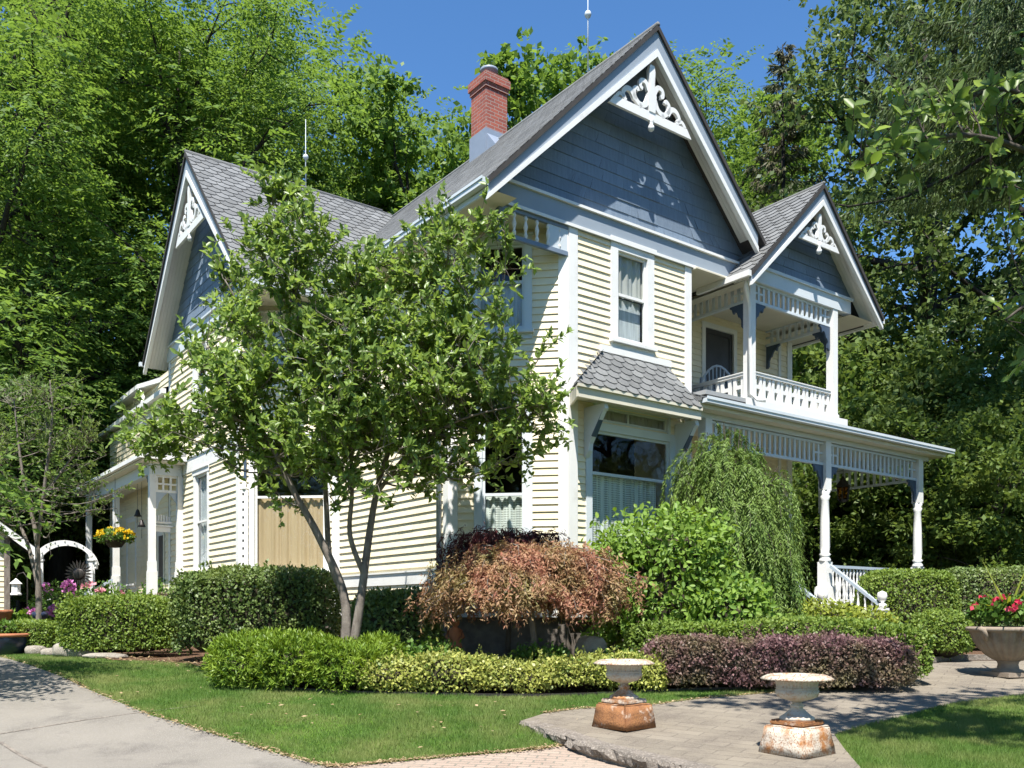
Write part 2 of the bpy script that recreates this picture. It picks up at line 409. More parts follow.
# back wall behind the porch and balcony, return wall, right body
Wb = Wall((3.03, 1.5), (1, 0)); LB = 5.2
Wr = Wall((3.03, 0.0), (0, 1))
Wb.ops.append((2.05, 3.15, 5.5, 7.62)); Wb.ops.append((0.9, 2.0, 1.45, 3.8))
wallpart('recess_wall', Wb, LB, ZB, 8.1, 0.124)
mb = MB(); clap(mb, Wr, 0, 1.5, ZB, 8.1, 0.124); B(mb, 'recess_wall', M['cream'])
Wq = Wall((8.23, 1.5), (0, 1)); mb = MB(); clap(mb, Wq, 0, 9, ZB, 8.1, 0.124); B(mb, 'right_wall', M['cream'])
mb = MB(); mb.box(-1.4, 8.2, 15.9, 16.0, ZB, 8.1); mb.box(8.1, 8.2, 10.5, 16, ZB, 8.1); mb.box(-2.6, -2.5, 12.4, 16, ZB, 8.1); B(mb, 'rear_wall', M['cream'])
mb = MB(); mb.box(-1.3, 8.1, 1.7, 15.8, 5.2, 5.35); mb.box(0.1, 3.0, 0.1, 1.7, 5.2, 5.35); mb.box(-2.9, -1.6, 7.4, 12.3, 5.2, 5.35); B(mb, 'upper_floor', M['dark'])
# corner boards, water table, foundation
mb = MB()
def cboard(W, a0, a1, z0=ZB, z1=7.9, o=0.036):
    mb = MB(); W.box(mb, a0, a1, -0.02, o, z0, z1); B(mb, 'corner_board', M['white'])
cboard(Wf, -0.005, 0.19); cboard(Wc, LC-0.16, LC+0.005, o=0.034); cboard(Wc, -0.01, 0.15); cboard(Ws, LS-0.15, LS+0.01)
cboard(Ws, -0.01, 0.13); cboard(Wk, LK-0.12, LK+0.01); cboard(Ww, LW-0.15, LW+0.01); cboard(Ww, -0.01, 0.14); cboard(Wf, 2.86, 3.035)
cboard(Wb, 4.68, 4.78, ZB, 8.0); cboard(Wb, 5.02, 5.2, ZB, 8.0)
mb = MB()
Ws.box(mb, 0.13, LS-0.15, -0.01, 0.045, 1.86, 2.08); Ws.box(mb, 0.13, LS-0.15, -0.01, 0.07, 2.08, 2.11)
Wc.box(mb, 0.15, LC-0.17, -0.01, 0.045, ZB-0.06, ZB+0.16)
Ws.box(mb, 0.0, LS, -0.01, 0.04, ZB-0.06, ZB+0.06); Ww.box(mb, 0.0, LW, -0.01, 0.04, ZB-0.06, ZB+0.1); Wk.box(mb, 0, LK, -0.01, 0.04, ZB-0.06, ZB+0.1); Wf.box(mb, 0, 3.03, -0.01, 0.04, ZB-0.06, ZB+0.1)
B(mb, 'water_table', M['white'])
mb = MB(); Ww.box(mb, 0.14, LW-0.15, -0.01, 0.042, 4.76, 5.10); Ww.box(mb, 0.14, LW-0.15, -0.01, 0.07, 5.10, 5.13)
Ww.box(mb, 2.02, 3.28, 0.0425, 0.05, 4.62, 4.75)
B(mb, 'belt_course', M['white'])
mb = MB()
for W, L in ((Wf, 3.03), (Wc, LC), (Ws, LS), (Wk, LK), (Ww, LW), (Wb, LB)): W.box(mb, 0.0, L, -0.3, -0.06, 0.2, ZB - 0.02)
B(mb, 'foundation', M['stone'])
# fretted pilaster beside the tan-curtained window
mb = MB()
Wk.box(mb, 0.0, 0.2, 0.036, 0.075, 2.2, 3.95)
for i in range(10):
    z = 2.35 + i*0.165
    Wk.box(mb, 0.08, 0.12, 0.0755, 0.0775, z, z+0.05, 1)
mb.lathe([(0.05, 0), (0.06, 0.04), (0.03, 0.08), (0.05, 0.14), (0.0, 0.2)], Wk.P(0.12, 0.05, 3.95), 10)
B(mb, 'pilaster', [M['white'], M['dark']])
mb = MB(); Wk.box(mb, 0.1, 0.16, 0.036, 0.05, 4.2, 4.75); B(mb, 'pilaster_slot', M['navy'])

# --- main gable
TL, TP, TR = (-1.99, 7.94), (1.65, 11.68), (5.29, 7.94)
def chevron(mb, L, P, R, t0, t1, fn, d0, d1, mi=0, taper=1.0):
    k = taper
    for A in (L, R):
        k = taper if abs(A[1] - L[1]) < 0.2 else 0.8
        pts = [(A[0], A[1]-t0*k), (P[0], P[1]-t0), (P[0], P[1]-t1), (A[0], A[1]-t1*k)]
        mb.prism(pts, fn, d0, d1, mi)
fF = lambda a, b, d: (a, d, b)
def gable_trim(L, P, R, fn, dfront, dwall, m='pale', g0=0.05, g1=0.42, w1=0.56, taper=0.58, roofback=None):
    mb = MB(); chevron(mb, L, P, R, 0.07, g1, fn, dfront, dfront+0.05, 0, taper); o1 = B(mb, 'bargeboard', M[m])
    mb = MB(); chevron(mb, L, P, R, g1+0.002, w1, fn, dfront-0.02, dfront+0.06, 0, taper); B(mb, 'barge_edging', M['white'], o1)
    mb = MB()
    for i in range(int(round((dwall-dfront-0.06)/0.075))):
        a = dfront + 0.06 + i*0.075; chevron(mb, L, P, R, 0.125, 0.145, fn, a, a+0.071)
    B(mb, 'gable_soffit', M['soffit'])
def roof_deck(L, P, R, fn, d0, d1, R_end=None):
    mb = MB()
    A = R_end or R
    mb.prism([L, P, (P[0], P[1]-0.10), (L[0], L[1]-0.10)], fn, d0, d1, 1); mb.prism([P, A, (A[0], A[1]-0.10), (P[0], P[1]-0.10)], fn, d0, d1, 1)
    return mb
gable_trim(TL, TP, (4.45, 8.80), fF, -0.47, 0.0, m='barge')
mR = roof_deck(TL, TP, TR, fF, -0.51, 17.0, R_end=(4.75, 8.495))
m_ = (TP[1]-TL[1])/(TP[0]-TL[0]); sl = math.hypot(TP[0]-TL[0], TP[1]-TL[1])
shingles(mR, (TL[0], -0.51, TL[1]), (0, 1, 0), (1, 0, m_), (-m_, 0, 1), 9.6, sl, row=0.16, w=0.24, lift=0.006)
mR.tube([(TP[0], -0.51, TP[1]+0.0), (TP[0], 17, TP[1]+0.0)], 0.045, 6)
main_roof = B(mR, 'main_roof', [M['roof'], M['edge']])
def ornament(fn, cx, zb, half, h, d0, d1, scale=1.0):
    """sawn fretwork: bottom rail, middle finial, pairs of scrolls, hanging drop"""
    mb = MB(); s = half
    T = lambda x, y: (cx + x*s, zb + y*h)
    mb.prism([T(-1.02, 0), T(1.02, 0), T(0.90, 0.155), T(-0.90, 0.155)], fn, d0, d1)
    mb.prism([T(-0.075, 0.155), T(0.075, 0.155), T(0.105, 0.45), T(0.06, 0.60), T(0.075, 0.88), T(0.05, 0.98), T(-0.05, 0.98), T(-0.075, 0.88), T(-0.06, 0.60), T(-0.105, 0.45)], fn, d0-0.012, d1+0.012)
    for sg in (-1, 1):
        def R(pts, w): mb.ribbon([T(sg*x, y) for x, y in pts], fn, w, d0, d1)
        R([(0.07, 0.40), (0.15, 0.25), (0.29, 0.205), (0.41, 0.29), (0.43, 0.42), (0.36, 0.47), (0.33, 0.42)], lambda t: s*(0.10 - 0.04*t))
        R([(0.07, 0.52), (0.15, 0.64), (0.26, 0.63), (0.28, 0.53), (0.22, 0.50)], lambda t: s*(0.09 - 0.03*t))
        R([(0.40, 0.25), (0.50, 0.37), (0.62, 0.37), (0.70, 0.27), (0.65, 0.20)], lambda t: s*(0.10 - 0.035*t))
        R([(0.62, 0.16), (0.76, 0.235), (0.86, 0.15)], lambda t: s*0.06)
        R([(0.26, 0.21), (0.30, 0.15)], lambda t: s*0.07)
    p = fn(cx, zb, (d0+d1)/2)
    mb.lathe([(0.02, -0.17), (0.055, -0.14), (0.06, -0.09), (0.035, -0.05), (0.05, -0.02), (0.05, 0.08), (0.0, 0.1)], p, 10)
    return B(mb, 'gable_fretwork', M['white'])
ornament(fF, TP[0]-0.08, 9.98, 1.0, 1.0, -0.43, -0.38)
# gable shingle siding
WG = Wall((0, 0.06), (1, 0))
mb = MB(); clap(mb, WG, -1.5, 4.9, 8.27, 11.6, 0.212, 0.016, lim=lambda z: (TL[0] + (z-TL[1]+0.1)/m_, TR[0] - (z-TL[1]+0.1)/m_), jit=0.006); B(mb, 'gable_siding', M['blue'])
mb = MB(); mb.box(-1.47, 4.8, -0.055, 0.10, 7.86, 8.22); B(mb, 'frieze', M['barge'])
mb = MB(); mb.box(-1.5, 4.8, -0.10, 0.0, 8.222, 8.268); mb.box(-1.47, 4.8, -0.075, -0.0555, 7.86, 7.91); B(mb, 'frieze_moulding', M['white'])
# left eave: soffit, frieze along the side, gutter
mb = MB(); mb.quad((-1.95, -0.42, 7.80), (-1.40, -0.42, 7.80), (-1.40, 5.8, 7.80), (-1.95, 5.8, 7.80)); mb.poly([(-1.45, 0.0, 7.855), (0.0, 0.0, 7.855), (-1.45, 1.45, 7.855)]); B(mb, 'eave_soffit', M['ceil'], fixn=False)
mb = MB(); mb.box(-1.475, -1.41, 0.11, 5.7, 7.86, 8.25); B(mb, 'frieze', M['ceil'])
mb = MB(); mb.box(-1.99, -1.95, -0.44, 5.2, 7.72, 7.84); mb.box(-2.10, -1.993, -0.49, 5.2, 7.81, 7.915); mb.box(-2.115, -2.102, -0.49, 5.2, 7.885, 7.93); B(mb, 'gutter', M['pale'])
# spindle valance under the overhanging corner
mb = MB(); mb.box(-1.44, -0.02, -0.03, 0.03, 7.36, 7.43); mb.box(-1.47, -1.37, -0.05, 0.05, 7.28, 7.855); mb.box(-1.44, -0.02, -0.03, 0.03, 7.80, 7.855); B(mb, 'valance', M['gray_in_shade'])
for i in range(5):
    mb = MB(); mb.lathe([(0.02, 0), (0.035, 0.05), (0.018, 0.1), (0.038, 0.19), (0.018, 0.28), (0.035, 0.32), (0.02, 0.37)], (-1.14 + i*0.235, 0, 7.43), 8); B(mb, 'spindle', M['white'])
mb = MB(); mb.box(-0.42, -0.02, -0.02, 0.02, 7.431, 7.80); B(mb, 'valance_panel', M['pale'])
# downspouts
mb = MB(); x, y, _ = Ws.P(LS-0.2, 0.09, 0)
mb.tube([(-2.04, 1.4, 7.8), (-1.9, 1.5, 7.6), (x-0.02, y, 7.35), (x, y, 7.2), (x, y, 1.0)], 0.045, 8); B(mb, 'downspout', M['gray'])

# --- cross gable wing on the left
VL, VP, VR = (12.78, 7.86), (9.13, 11.81), (5.48, 7.86)
fW = lambda a, b, d: (d, a, b)
mw = (VP[1]-VL[1])/(VL[0]-VP[0])
gable_trim(VL, VP, VR, fW, -3.6, -3.05, m='barge')
mR = roof_deck(VL, VP, VR, fW, -3.64, 1.7); sl = math.hypot(VP[0]-VR[0], VP[1]-VR[1])
shingles(mR, (-3.64, VR[0], VR[1]), (1, 0, 0), (0, 1, mw), (0, -mw, 1), 5.3, sl, row=0.19)
mR.tube([(-3.64, VP[0], VP[1]), (1.4, VP[0], VP[1])], 0.045, 6); B(mR, 'wing_roof', [M['roof'], M['edge']])
ornament(fW, 9.09, 9.95, 1.0, 1.1, -3.56, -3.51)
WGw = Wall((-3.062, 12.4), (0, -1))
mb = MB(); clap(mb, WGw, -0.4, 6.9, 8.24, 11.6, 0.212, 0.016, lim=lambda z: (12.4-VL[0]+(z-VL[1]+0.1)/mw, 12.4-VR[0]-(z-VL[1]+0.1)/mw), jit=0.006); B(mb, 'gable_siding', M['blue'])
mb = MB(); mb.box(-3.10, -2.95, 5.9, 12.5, 7.86, 8.19); mb.box(-3.15, -3.06, 5.9, 12.5, 8.192, 8.235); B(mb, 'frieze', M['pale'])
mb = MB(); mb.poly([(-3.05, 7.22, 7.855), (-3.05, 5.78, 7.855), (-1.45, 5.78, 7.855)]); mb.quad((-3.55, 5.5, 7.75), (-1.5, 5.5, 7.75), (-1.5, 6.1, 7.75), (-3.55, 6.1, 7.75)); B(mb, 'eave_soffit', M['ceil'], fixn=False)
mb = MB(); mb.box(-3.6, -1.9, 5.36, 5.47, 7.75, 7.85); B(mb, 'gutter', M['pale']); mb = MB(); mb.box(-3.7, -2.6, 12.79, 12.89, 7.75, 7.85); B(mb, 'gutter', M['pale'])
def bracket_pts(w, h): return [(0, 0), (w, 0), (w, -0.07*h), (w*0.86, -0.12*h), (w*0.78, -0.3*h), (w*0.62, -0.22*h), (w*0.5, -0.32*h), (w*0.4, -0.5*h), (w*0.3, -0.52*h), (w*0.2, -0.66*h), (w*0.2, -0.9*h), (w*0.1, -h), (0, -h)]
for (b, sgn) in (((-3.05, 7.15), 1),):
    mb = MB(); mb.prism(bracket_pts(1.0, 0.8), lambda a, z, d: (-3.05+0.02+d, 7.15 - a, 7.84 + z), 0, 0.05); B(mb, 'bracket', M['navy'])
mb = MB(); mb.prism(bracket_pts(1.2, 0.8), lambda a, z, d: (-1.5 - a, 5.76 + d, 7.84 + z), 0, 0.05); B(mb, 'bracket', M['navy'])

# --- chimney
mb = MB(); cu, cv = 1.62, 4.6; q = 0.285
mb.box(cu-q, cu+q, cv-q, cv+q, 10.5, 12.78); mb.box(cu-q-0.025, cu+q+0.025, cv-q-0.025, cv+q+0.025, 12.78, 12.88); mb.box(cu-q-0.055, cu+q+0.055, cv-q-0.055, cv+q+0.055, 12.88, 13.06)
mb.box(cu-q-0.02, cu+q+0.02, cv-q-0.02, cv+q+0.02, 13.06, 13.12)
ch = B(mb, 'chimney', M['brick'])
mb = MB(); mb.box(cu-q-0.03, cu+q+0.03, cv-q-0.03, cv+q+0.03, 10.6, 11.86)
mb.prism([(cv-q-0.5, 11.2), (cv-q-0.031, 11.74), (cv-q-0.031, 10.7)], lambda a, b, d: (d, a, b), cu-q, cu+q); B(mb, 'flashing', M['flash'], ch)
mb = MB(); mb.lathe([(0.13, 0), (0.13, 0.16), (0.2, 0.18), (0.2, 0.24), (0.1, 0.27)], (cu, cv, 13.12), 14); B(mb, 'flue_cap', M['flash'], ch)

# --- hood over the big front window
e = 5.06; tz = 5.9
mR = MB(); el, er, tl, tr = -0.34, 2.66, 0.80, 2.36
A = (el, -0.62, e); Bq = (er, -0.62, e); Cq = (tr, -0.01, tz); Dq = (tl, -0.01, tz); Eq = (0.06, -0.01, e)
mR.quad(A, Bq, Cq, Dq); mR.poly([A, Dq, Eq])
ud = Vector((0, 0.61, tz-e)); S = ud.length
shingles(mR, (0, -0.62, e), (1, 0, 0), ud, (0, -(tz-e), 0.61), 3, S, lim=lambda y: (el + (tl-el)*y/S, er + (tr-er)*y/S), row=0.165, w=0.27)
ad = Vector((el-0.06, -0.61, 0)).normalized(); LA = math.hypot(el-0.06, 0.61)
pr = Vector((tl-0.06, 0, tz-e)); ua = pr.dot(ad); up_ = pr - ad*ua; S2 = up_.length; nn = ad.cross(up_).normalized()
if nn.dot(Vector((-1, 0.6, 0.5))) < 0: nn = -nn
shingles(mR, Eq, ad, up_, nn, LA, S2, lim=lambda y: (max(0, ua*y/S2), LA + (ua-LA)*y/S2) if ua > 0 else (ua*y/S2, LA + (ua-LA)*y/S2), row=0.165, w=0.27)
hood = B(mR, 'window_hood', M['roof'])
mb = MB(); mb.box(tl-0.1, tr+0.1, -0.06, -0.022, tz-0.02, tz+0.10); B(mb, 'hood_flashing', M['white'], hood)
mb = MB(); mb.box(el+0.04, er, -0.60, -0.56, e-0.22, e-0.02); mb.bar((el+0.06, -0.58, e-0.12), (0.06, 0.0, e-0.12), 0.04, 0.2); mb.box(el+0.02, er, -0.64, -0.602, e-0.06, e-0.012)
mb.poly([(el+0.05, -0.56, e-0.2), (er, -0.56, e-0.2), (er, -0.02, e-0.1), (0.1, -0.02, e-0.1)]); B(mb, 'hood_fascia', M['ceil'], hood)
for uu in (0.34, 2.58):
    mb = MB(); mb.prism([(0, 0), (0.5, 0), (0.52, -0.09), (0.46, -0.14), (0.14, -0.62), (0.12, -0.74), (0.04, -0.84), (0, -0.84)], lambda a, z, d: (uu + d, -0.022 - a, e - 0.22 + z), 0, 0.09)
    mb.prism([(0.42, -0.16), (0.44, -0.13), (0.2, -0.52), (0.17, -0.5)], lambda a, z, d: (uu + d, -0.022 - a - 0.02, e - 0.22 + z), -0.003, 0.093, 1)
    B(mb, 'bracket', [M['pale'], M['navy']], hood)

# --- front porch
ZF = 1.45; PV = -0.25
mb = MB(); mb.box(3.05, 11.0, -0.42, 2.3, ZF-0.12, ZF); B(mb, 'porch_floor', M['deck'])
mb = MB(); mb.box(3.05, 10.95, -0.36, -0.30, 0.3, ZF-0.13); mb.box(10.9, 10.96, -0.30, 2.2, 0.3, ZF-0.13); B(mb, 'porch_skirt', M['pale'])
mb = MB(); mb.box(2.67, 11.1, PV-0.08, PV+0.08, 4.98, 5.19); mb.box(10.66, 10.82, PV+0.08, 2.2, 4.98, 5.19); B(mb, 'porch_beam', M['pale'])
mb = MB(); mb.box(2.67, 11.45, -0.57, -0.335, 5.08, 5.13); mb.box(10.9, 11.45, -0.33, 2.5, 5.08, 5.13); mb.box(2.67, 11.45, -0.56, -0.53, 5.132, 5.23); mb.box(3.05, 10.65, -0.16, 2.2, 5.14, 5.17); B(mb, 'porch_ceiling', M['ceil'])
mb = MB(); mb.box(2.70, 11.62, -0.70, -0.575, 5.16, 5.235); mb.box(2.70, 11.62, -0.715, -0.702, 5.215, 5.27); mb.box(11.5, 11.62, -0.57, 2.5, 5.16, 5.235); B(mb, 'porch_gutter', M['pale'])
mR = MB(); zr = 5.25
mR.quad((2.66, -0.62, zr), (11.6, -0.62, zr), (9.0, 1.5, 6.05), (2.66, 1.5, 6.05)); mR.quad((11.6, -0.62, zr), (11.6, 2.6, zr), (9.0, 2.6, 6.05), (9.0, 1.5, 6.05))
mR.poly([(2.66, -0.62, zr), (2.66, -0.0, 5.48), (2.66, 0, 5.2), (2.66, -0.62, 5.2)])
shingles(mR, (2.66, -0.62, zr), (1, 0, 0), (0, 2.12, 0.8), (0, -0.8, 2.12), 8.9, 2.2, lim=lambda y: (0, 8.94 - 2.6*y/2.27))
B(mR, 'porch_roof', M['roof'])
def frieze_band(W, a0, a1, z0, z1, name, step=0.165):
    mb = MB(); W.box(mb, a0, a1, -0.03, 0.03, z0, z0+0.055); W.box(mb, a0, a1, -0.03, 0.03, z1-0.045, z1)
    n = int(round((a1-a0)/step)); st = (a1-a0)/n; hm = (z1-z0)
    for i in range(1, n):
        a = a0 + st*i; W.box(mb, a-0.03, a+0.03, -0.018, 0.018, z0+0.055, z1-0.045)
    for a, b in ((a0, a0+st*2), (a1-st*2, a1)):
        W.box(mb, a, b, -0.014, 0.014, z0+hm*0.48, z0+hm*0.48+0.04)
    return B(mb, name, M['pale'])
WP = Wall((0, PV), (1, 0)); WPr = Wall((10.74, PV), (0, 1))
frieze_band(WP, 3.3, 6.9, 4.48, 4.965, 'porch_frieze'); frieze_band(WP, 7.1, 10.64, 4.48, 4.965, 'porch_frieze'); frieze_band(WPr, 0.1, 2.3, 4.48, 4.965, 'porch_frieze')
def turned_post(u, v, zt, name='porch_post', h=0.095, ped=0.11):
    mb = MB(); mb.box(u-h, u+h, v-h, v+h, 3.95, zt)
    mb.lathe([(0.1, 3.95), (0.115, 3.92), (0.085, 3.86), (0.11, 3.82), (0.08, 3.74), (0.095, 3.3), (0.105, 2.75), (0.085, 2.62), (0.125, 2.58), (0.09, 2.54), (0.12, 2.47), (0.13, 2.42)][::-1], (u, v, 0), 16)
    mb.box(u-ped, u+ped, v-ped, v+ped, 1.9, 2.42); mb.box(u-ped-0.045, u+ped+0.045, v-ped-0.045, v+ped+0.045, ZF, 1.88); mb.box(u-ped-0.02, u+ped+0.02, v-ped-0.02, v+ped+0.02, 1.88, 1.9)
    return B(mb, name, M['white'])
for (u, v) in ((3.17, PV), (6.99, PV), (10.74, PV), (10.74, 2.3)): turned_post(u, v, 4.98)
for (u, s_) in ((3.28, 1), (6.88, -1), (7.10, 1), (10.63, -1)):
    mb = MB(); mb.prism(bracket_pts(0.34, 0.5), lambda a, z, d: (u + s_*a, PV + d, 4.475 + z), -0.025, 0.025); B(mb, 'bracket', M['navy'])
def baluster_rail(W, a0, a1, z0, z1, step=0.13, slope=0.0):
    mb = MB(); f = lambda a: slope*(a-a0)
    mb.bar(W.P(a0, 0, z1), W.P(a1, 0, z1+f(a1)), 0.09, 0.06, mi=1); mb.bar(W.P(a0, 0, z0), W.P(a1, 0, z0+f(a1)), 0.06, 0.06)
    n = int((a1-a0)/step)
    for i in range(1, n):
        a = a0 + (a1-a0)*i/n; hh = z1 - z0 - 0.06; x, y, _ = W.P(a, 0, 0)
        mb.lathe([(0.016, 0), (0.026, hh*0.1), (0.014, hh*0.22), (0.034, hh*0.45), (0.014, hh*0.72), (0.026, hh*0.85), (0.016, hh)], (x, y, z0+0.03+f(a)), 6)
    return B(mb, 'porch_railing', [M['white'], M['gray']])
baluster_rail(WP, 7.15, 10.55, 1.6, 2.33); baluster_rail(WPr, 0.2, 2.1, 1.6, 2.33); baluster_rail(WP, 3.35, 4.9, 1.6, 2.33)
# steps with sloping handrails and newels
mb = MB()
for i in range(6): mb.box(5.0, 6.88, -0.45-0.19*(i+1), -0.45-0.19*i+0.02, 0.3, ZF-0.17*(i+1))
B(mb, 'porch_steps', M['deck'])
for u in (4.93, 6.96):
    Wst = Wall((u, -0.42), (0, -1)); baluster_rail(Wst, 0.0, 1.1, 1.62, 2.32, 0.14, -0.74)
    mb = MB(); y0 = -1.58
    mb.box(u-0.075, u+0.075, y0-0.075, y0+0.075, 0.35, 1.42); mb.lathe([(0.05, 1.42), (0.09, 1.46), (0.09, 1.5), (0.04, 1.54), (0.085, 1.6), (0.1, 1.67), (0.085, 1.74), (0.0, 1.78)], (u, y0, 0), 14); mb.box(u-0.1, u+0.1, y0-0.1, y0+0.1, 1.15, 1.2); mb.box(u-0.1, u+0.1, y0-0.1, y0+0.1, 1.38, 1.43)
    B(mb, 'newel_post', M['white'])

# --- balcony and its gabled dormer
DL, DP, DR = (3.97, 7.84), (6.25, 10.13), (8.46, 7.84)
gable_trim(DL, DP, DR, fF, -0.7, PV, m='barge', g1=0.33, w1=0.45, taper=0.62)
md = (DP[1]-DL[1])/(DP[0]-DL[0])
mR = roof_deck(DL, DP, DR, fF, -0.74, 9.0); sl = math.hypot(DP[0]-DL[0], DP[1]-DL[1])
shingles(mR, (DL[0], -0.74, DL[1]), (0, 1, 0), (1, 0, md), (-md, 0, 1), 5.0, sl, row=0.19)
mR.tube([(DP[0], -0.74, DP[1]), (DP[0], 9, DP[1])], 0.04, 6); B(mR, 'balcony_roof', [M['roof'], M['edge']])
ornament(fF, DP[0]-0.05, 8.86, 0.68, 0.66, -0.66, -0.62)
WGd = Wall((0, PV-0.012), (1, 0))
mb = MB(); clap(mb, WGd, 4.3, 8.4, 8.2, 10.1, 0.205, 0.016, lim=lambda z: (DL[0]+(z-DL[1]+0.1)/md, DR[0]-(z-DL[1]+0.1)/md), jit=0.006); B(mb, 'gable_siding', M['blue'])
mb = MB(); mb.box(4.32, 7.8, PV-0.1, PV+0.08, 7.86, 8.15); mb.box(4.3, 7.85, PV-0.14, PV-0.102, 8.13, 8.19); B(mb, 'frieze', M['pale'])
mb = MB(); mb.box(3.88, 3.96, -0.70, 0.6, 7.72, 7.83); B(mb, 'gutter', M['white']); mb = MB(); mb.box(8.46, 8.55, -0.70, 3, 7.70, 7.81); B(mb, 'gutter', M['white'])
mb = MB(); mb.box(3.05, 7.9, PV+0.1, 1.48, 7.83, 7.86); mb.quad((4.14, -0.5, 7.76), (4.40, -0.5, 7.76), (4.40, 1.4, 7.76), (4.14, 1.4, 7.76)); mb.quad((7.55, -0.5, 7.76), (8.6, -0.5, 7.76), (8.6, 3, 7.76), (7.55, 3, 7.76)); B(mb, 'balcony_ceiling', M['ceil'])
mb = MB(); mb.box(3.05, 7.6, PV-0.12, 1.48, 5.42, 5.5); B(mb, 'balcony_floor', M['deck'])
mb = MB(); mb.box(4.2, 7.6, PV-0.15, PV-0.125, 5.36, 5.52); B(mb, 'balcony_fascia', M['white'])
for u in (4.47, 7.25):
    mb = MB(); mb.box(u-0.085, u+0.085, PV-0.085, PV+0.085, 5.3, 7.86); mb.box(u-0.105, u+0.105, PV-0.105, PV+0.105, 5.45, 5.6); B(mb, 'balcony_post', M['white'])
frieze_band(WP, 4.58, 7.14, 7.47, 7.855, 'balcony_frieze'); 
WB1 = Wall((4.47, PV), (0, 1)); WB2 = Wall((7.25, PV), (0, 1))
frieze_band(WB1, 0.1, 1.72, 7.47, 7.855, 'balcony_frieze'); frieze_band(WB2, 0.1, 1.72, 7.47, 7.855, 'balcony_frieze')
for (W, a, s_) in ((WP, 4.58, 1), (WP, 7.14, -1), (WB1, 0.11, 1), (WB2, 0.11, 1), (WB2, 1.7, -1)):
    mb = MB(); mb.prism(bracket_pts(0.36, 0.5), lambda x, z, d: W.P(a + s_*x, d, 7.465 + z), -0.025, 0.025); B(mb, 'bracket', M['navy'])
def h_rail(W, a0, a1, z0, z1):
    mb = MB(); W.box(mb, a0, a1, -0.045, 0.045, z1-0.05, z1); W.box(mb, a0, a1, -0.04, 0.04, z0, z0+0.06); W.box(mb, a0, a1, -0.06, 0.06, z1+0.001, z1+0.02)
    n = max(2, int(round((a1-a0)/0.30))); st = (a1-a0)/n; zm = (z0+z1)/2
    for i in range(n):
        a = a0 + st*i
        W.box(mb, a+st*0.06, a+st*0.30, -0.02, 0.02, z0+0.06, z1-0.05); W.box(mb, a+st*0.66, a+st*0.90, -0.02, 0.02, z0+0.06, z1-0.05)
        W.box(mb, a+st*0.30, a+st*0.66, -0.018, 0.018, zm-0.035, zm+0.04)
    return B(mb, 'balcony_railing', M['white'])
h_rail(WP, 4.58, 7.14, 5.56, 6.08); h_rail(WB1, 0.1, 1.7, 5.56, 6.08); h_rail(WB2, 0.1, 1.7, 5.56, 6.08)
mb = MB(); mb.tube([(4.07, -0.5, 7.78), (4.08, -0.48, 7.6), (4.2, -0.42, 7.48), (4.33, -0.36, 7.36), (4.34, -0.36, 7.1), (4.34, -0.36, 5.6), (4.4, -0.5, 5.48), (4.5, -0.62, 5.45)], 0.04, 8); B(mb, 'downspout', M['white'])
# balcony door and porch door
def door(W, a0, a1, z0, z1, mat, name='door'):
    mb = MB(); c = 0.11
    W.box(mb, a0-c, a0, -0.03, 0.04, z0, z1+c); W.box(mb, a1, a1+c, -0.03, 0.04, z0, z1+c); W.box(mb, a0, a1, -0.03, 0.04, z1, z1+c); fr = B(mb, 'door_frame', M['white'])
    mb = MB(); W.box(mb, a0+0.002, a1-0.002, -0.05, -0.02, z0, z1)
    for p, q, r, t in ((a0+0.002, a0+0.1, z0, z1), (a1-0.1, a1-0.002, z0, z1), (a0+0.1, a1-0.1, z0, z0+0.18), (a0+0.1, a1-0.1, z1-0.1, z1), (a0+0.1, a1-0.1, z0+0.9, z0+1.0)): W.box(mb, p, q, -0.02, -0.005, r, t)
    d = B(mb, name, mat, fr)
    mb = MB(); x, y, z = W.P(a1-0.06, 0.02, z0+1.0); mb.lathe([(0.0, -0.03), (0.03, -0.015), (0.03, 0.015), (0.0, 0.03)], (x, y, z), 8); B(mb, 'handle', M['iron'], fr)
door(Wb, 2.13, 3.07, 5.52, 7.55, M['screen']); door(Wb, 1.0, 1.9, 1.47, 3.7, M['screen'])

# --- side porch on the left
SU = -3.80; EU = -4.12; V0, V1 = 11.25, 18.4
Wl = Wall((-3.05, 19.0), (0, -1)); LL = 19.0-12.4
Wl.ops.append((5.2, 6.2, 1.45, 3.7))
mb = MB(); clap(mb, Wl, 0, LL, ZB, 7.0, 0.147); B(mb, 'side_wall', M['cream'])
window(Wl, 2.3, 3.2, 2.2, 4.0, 3.1, 0.1, 'curt_sheer'); window(Wl, 4.0, 4.8, 5.4, 6.6, 6.0, 0.1, 'curt_gray'); 
mb = MB(); mb.box(SU-0.15, -3.06, V0-0.1, V1+0.1, 1.3, 1.4); B(mb, 'porch_floor', M['deck'])
mb = MB(); mb.box(SU-0.08, SU+0.08, V0-0.08, V1+0.1, 4.72, 5.02); mb.box(SU+0.08, -3.1, V0-0.08, V0+0.08, 4.72, 5.02); B(mb, 'porch_beam', M['pale'])
mb = MB(); mb.box(EU, SU-0.082, V0-0.4, V1+0.5, 4.99, 5.03); mb.box(SU-0.08, -3.05, V0-0.4, V0-0.085, 4.99, 5.03); mb.box(SU+0.082, -3.1, V0+0.082, V1+0.4, 4.85, 4.88); B(mb, 'porch_ceiling', M['ceil'])
mb = MB(); mb.box(EU-0.1, EU-0.002, V0-0.5, V1+0.5, 5.04, 5.14); mb.box(EU, -3.02, V0-0.5, V0-0.41, 5.04, 5.14); B(mb, 'gutter', M['white'])
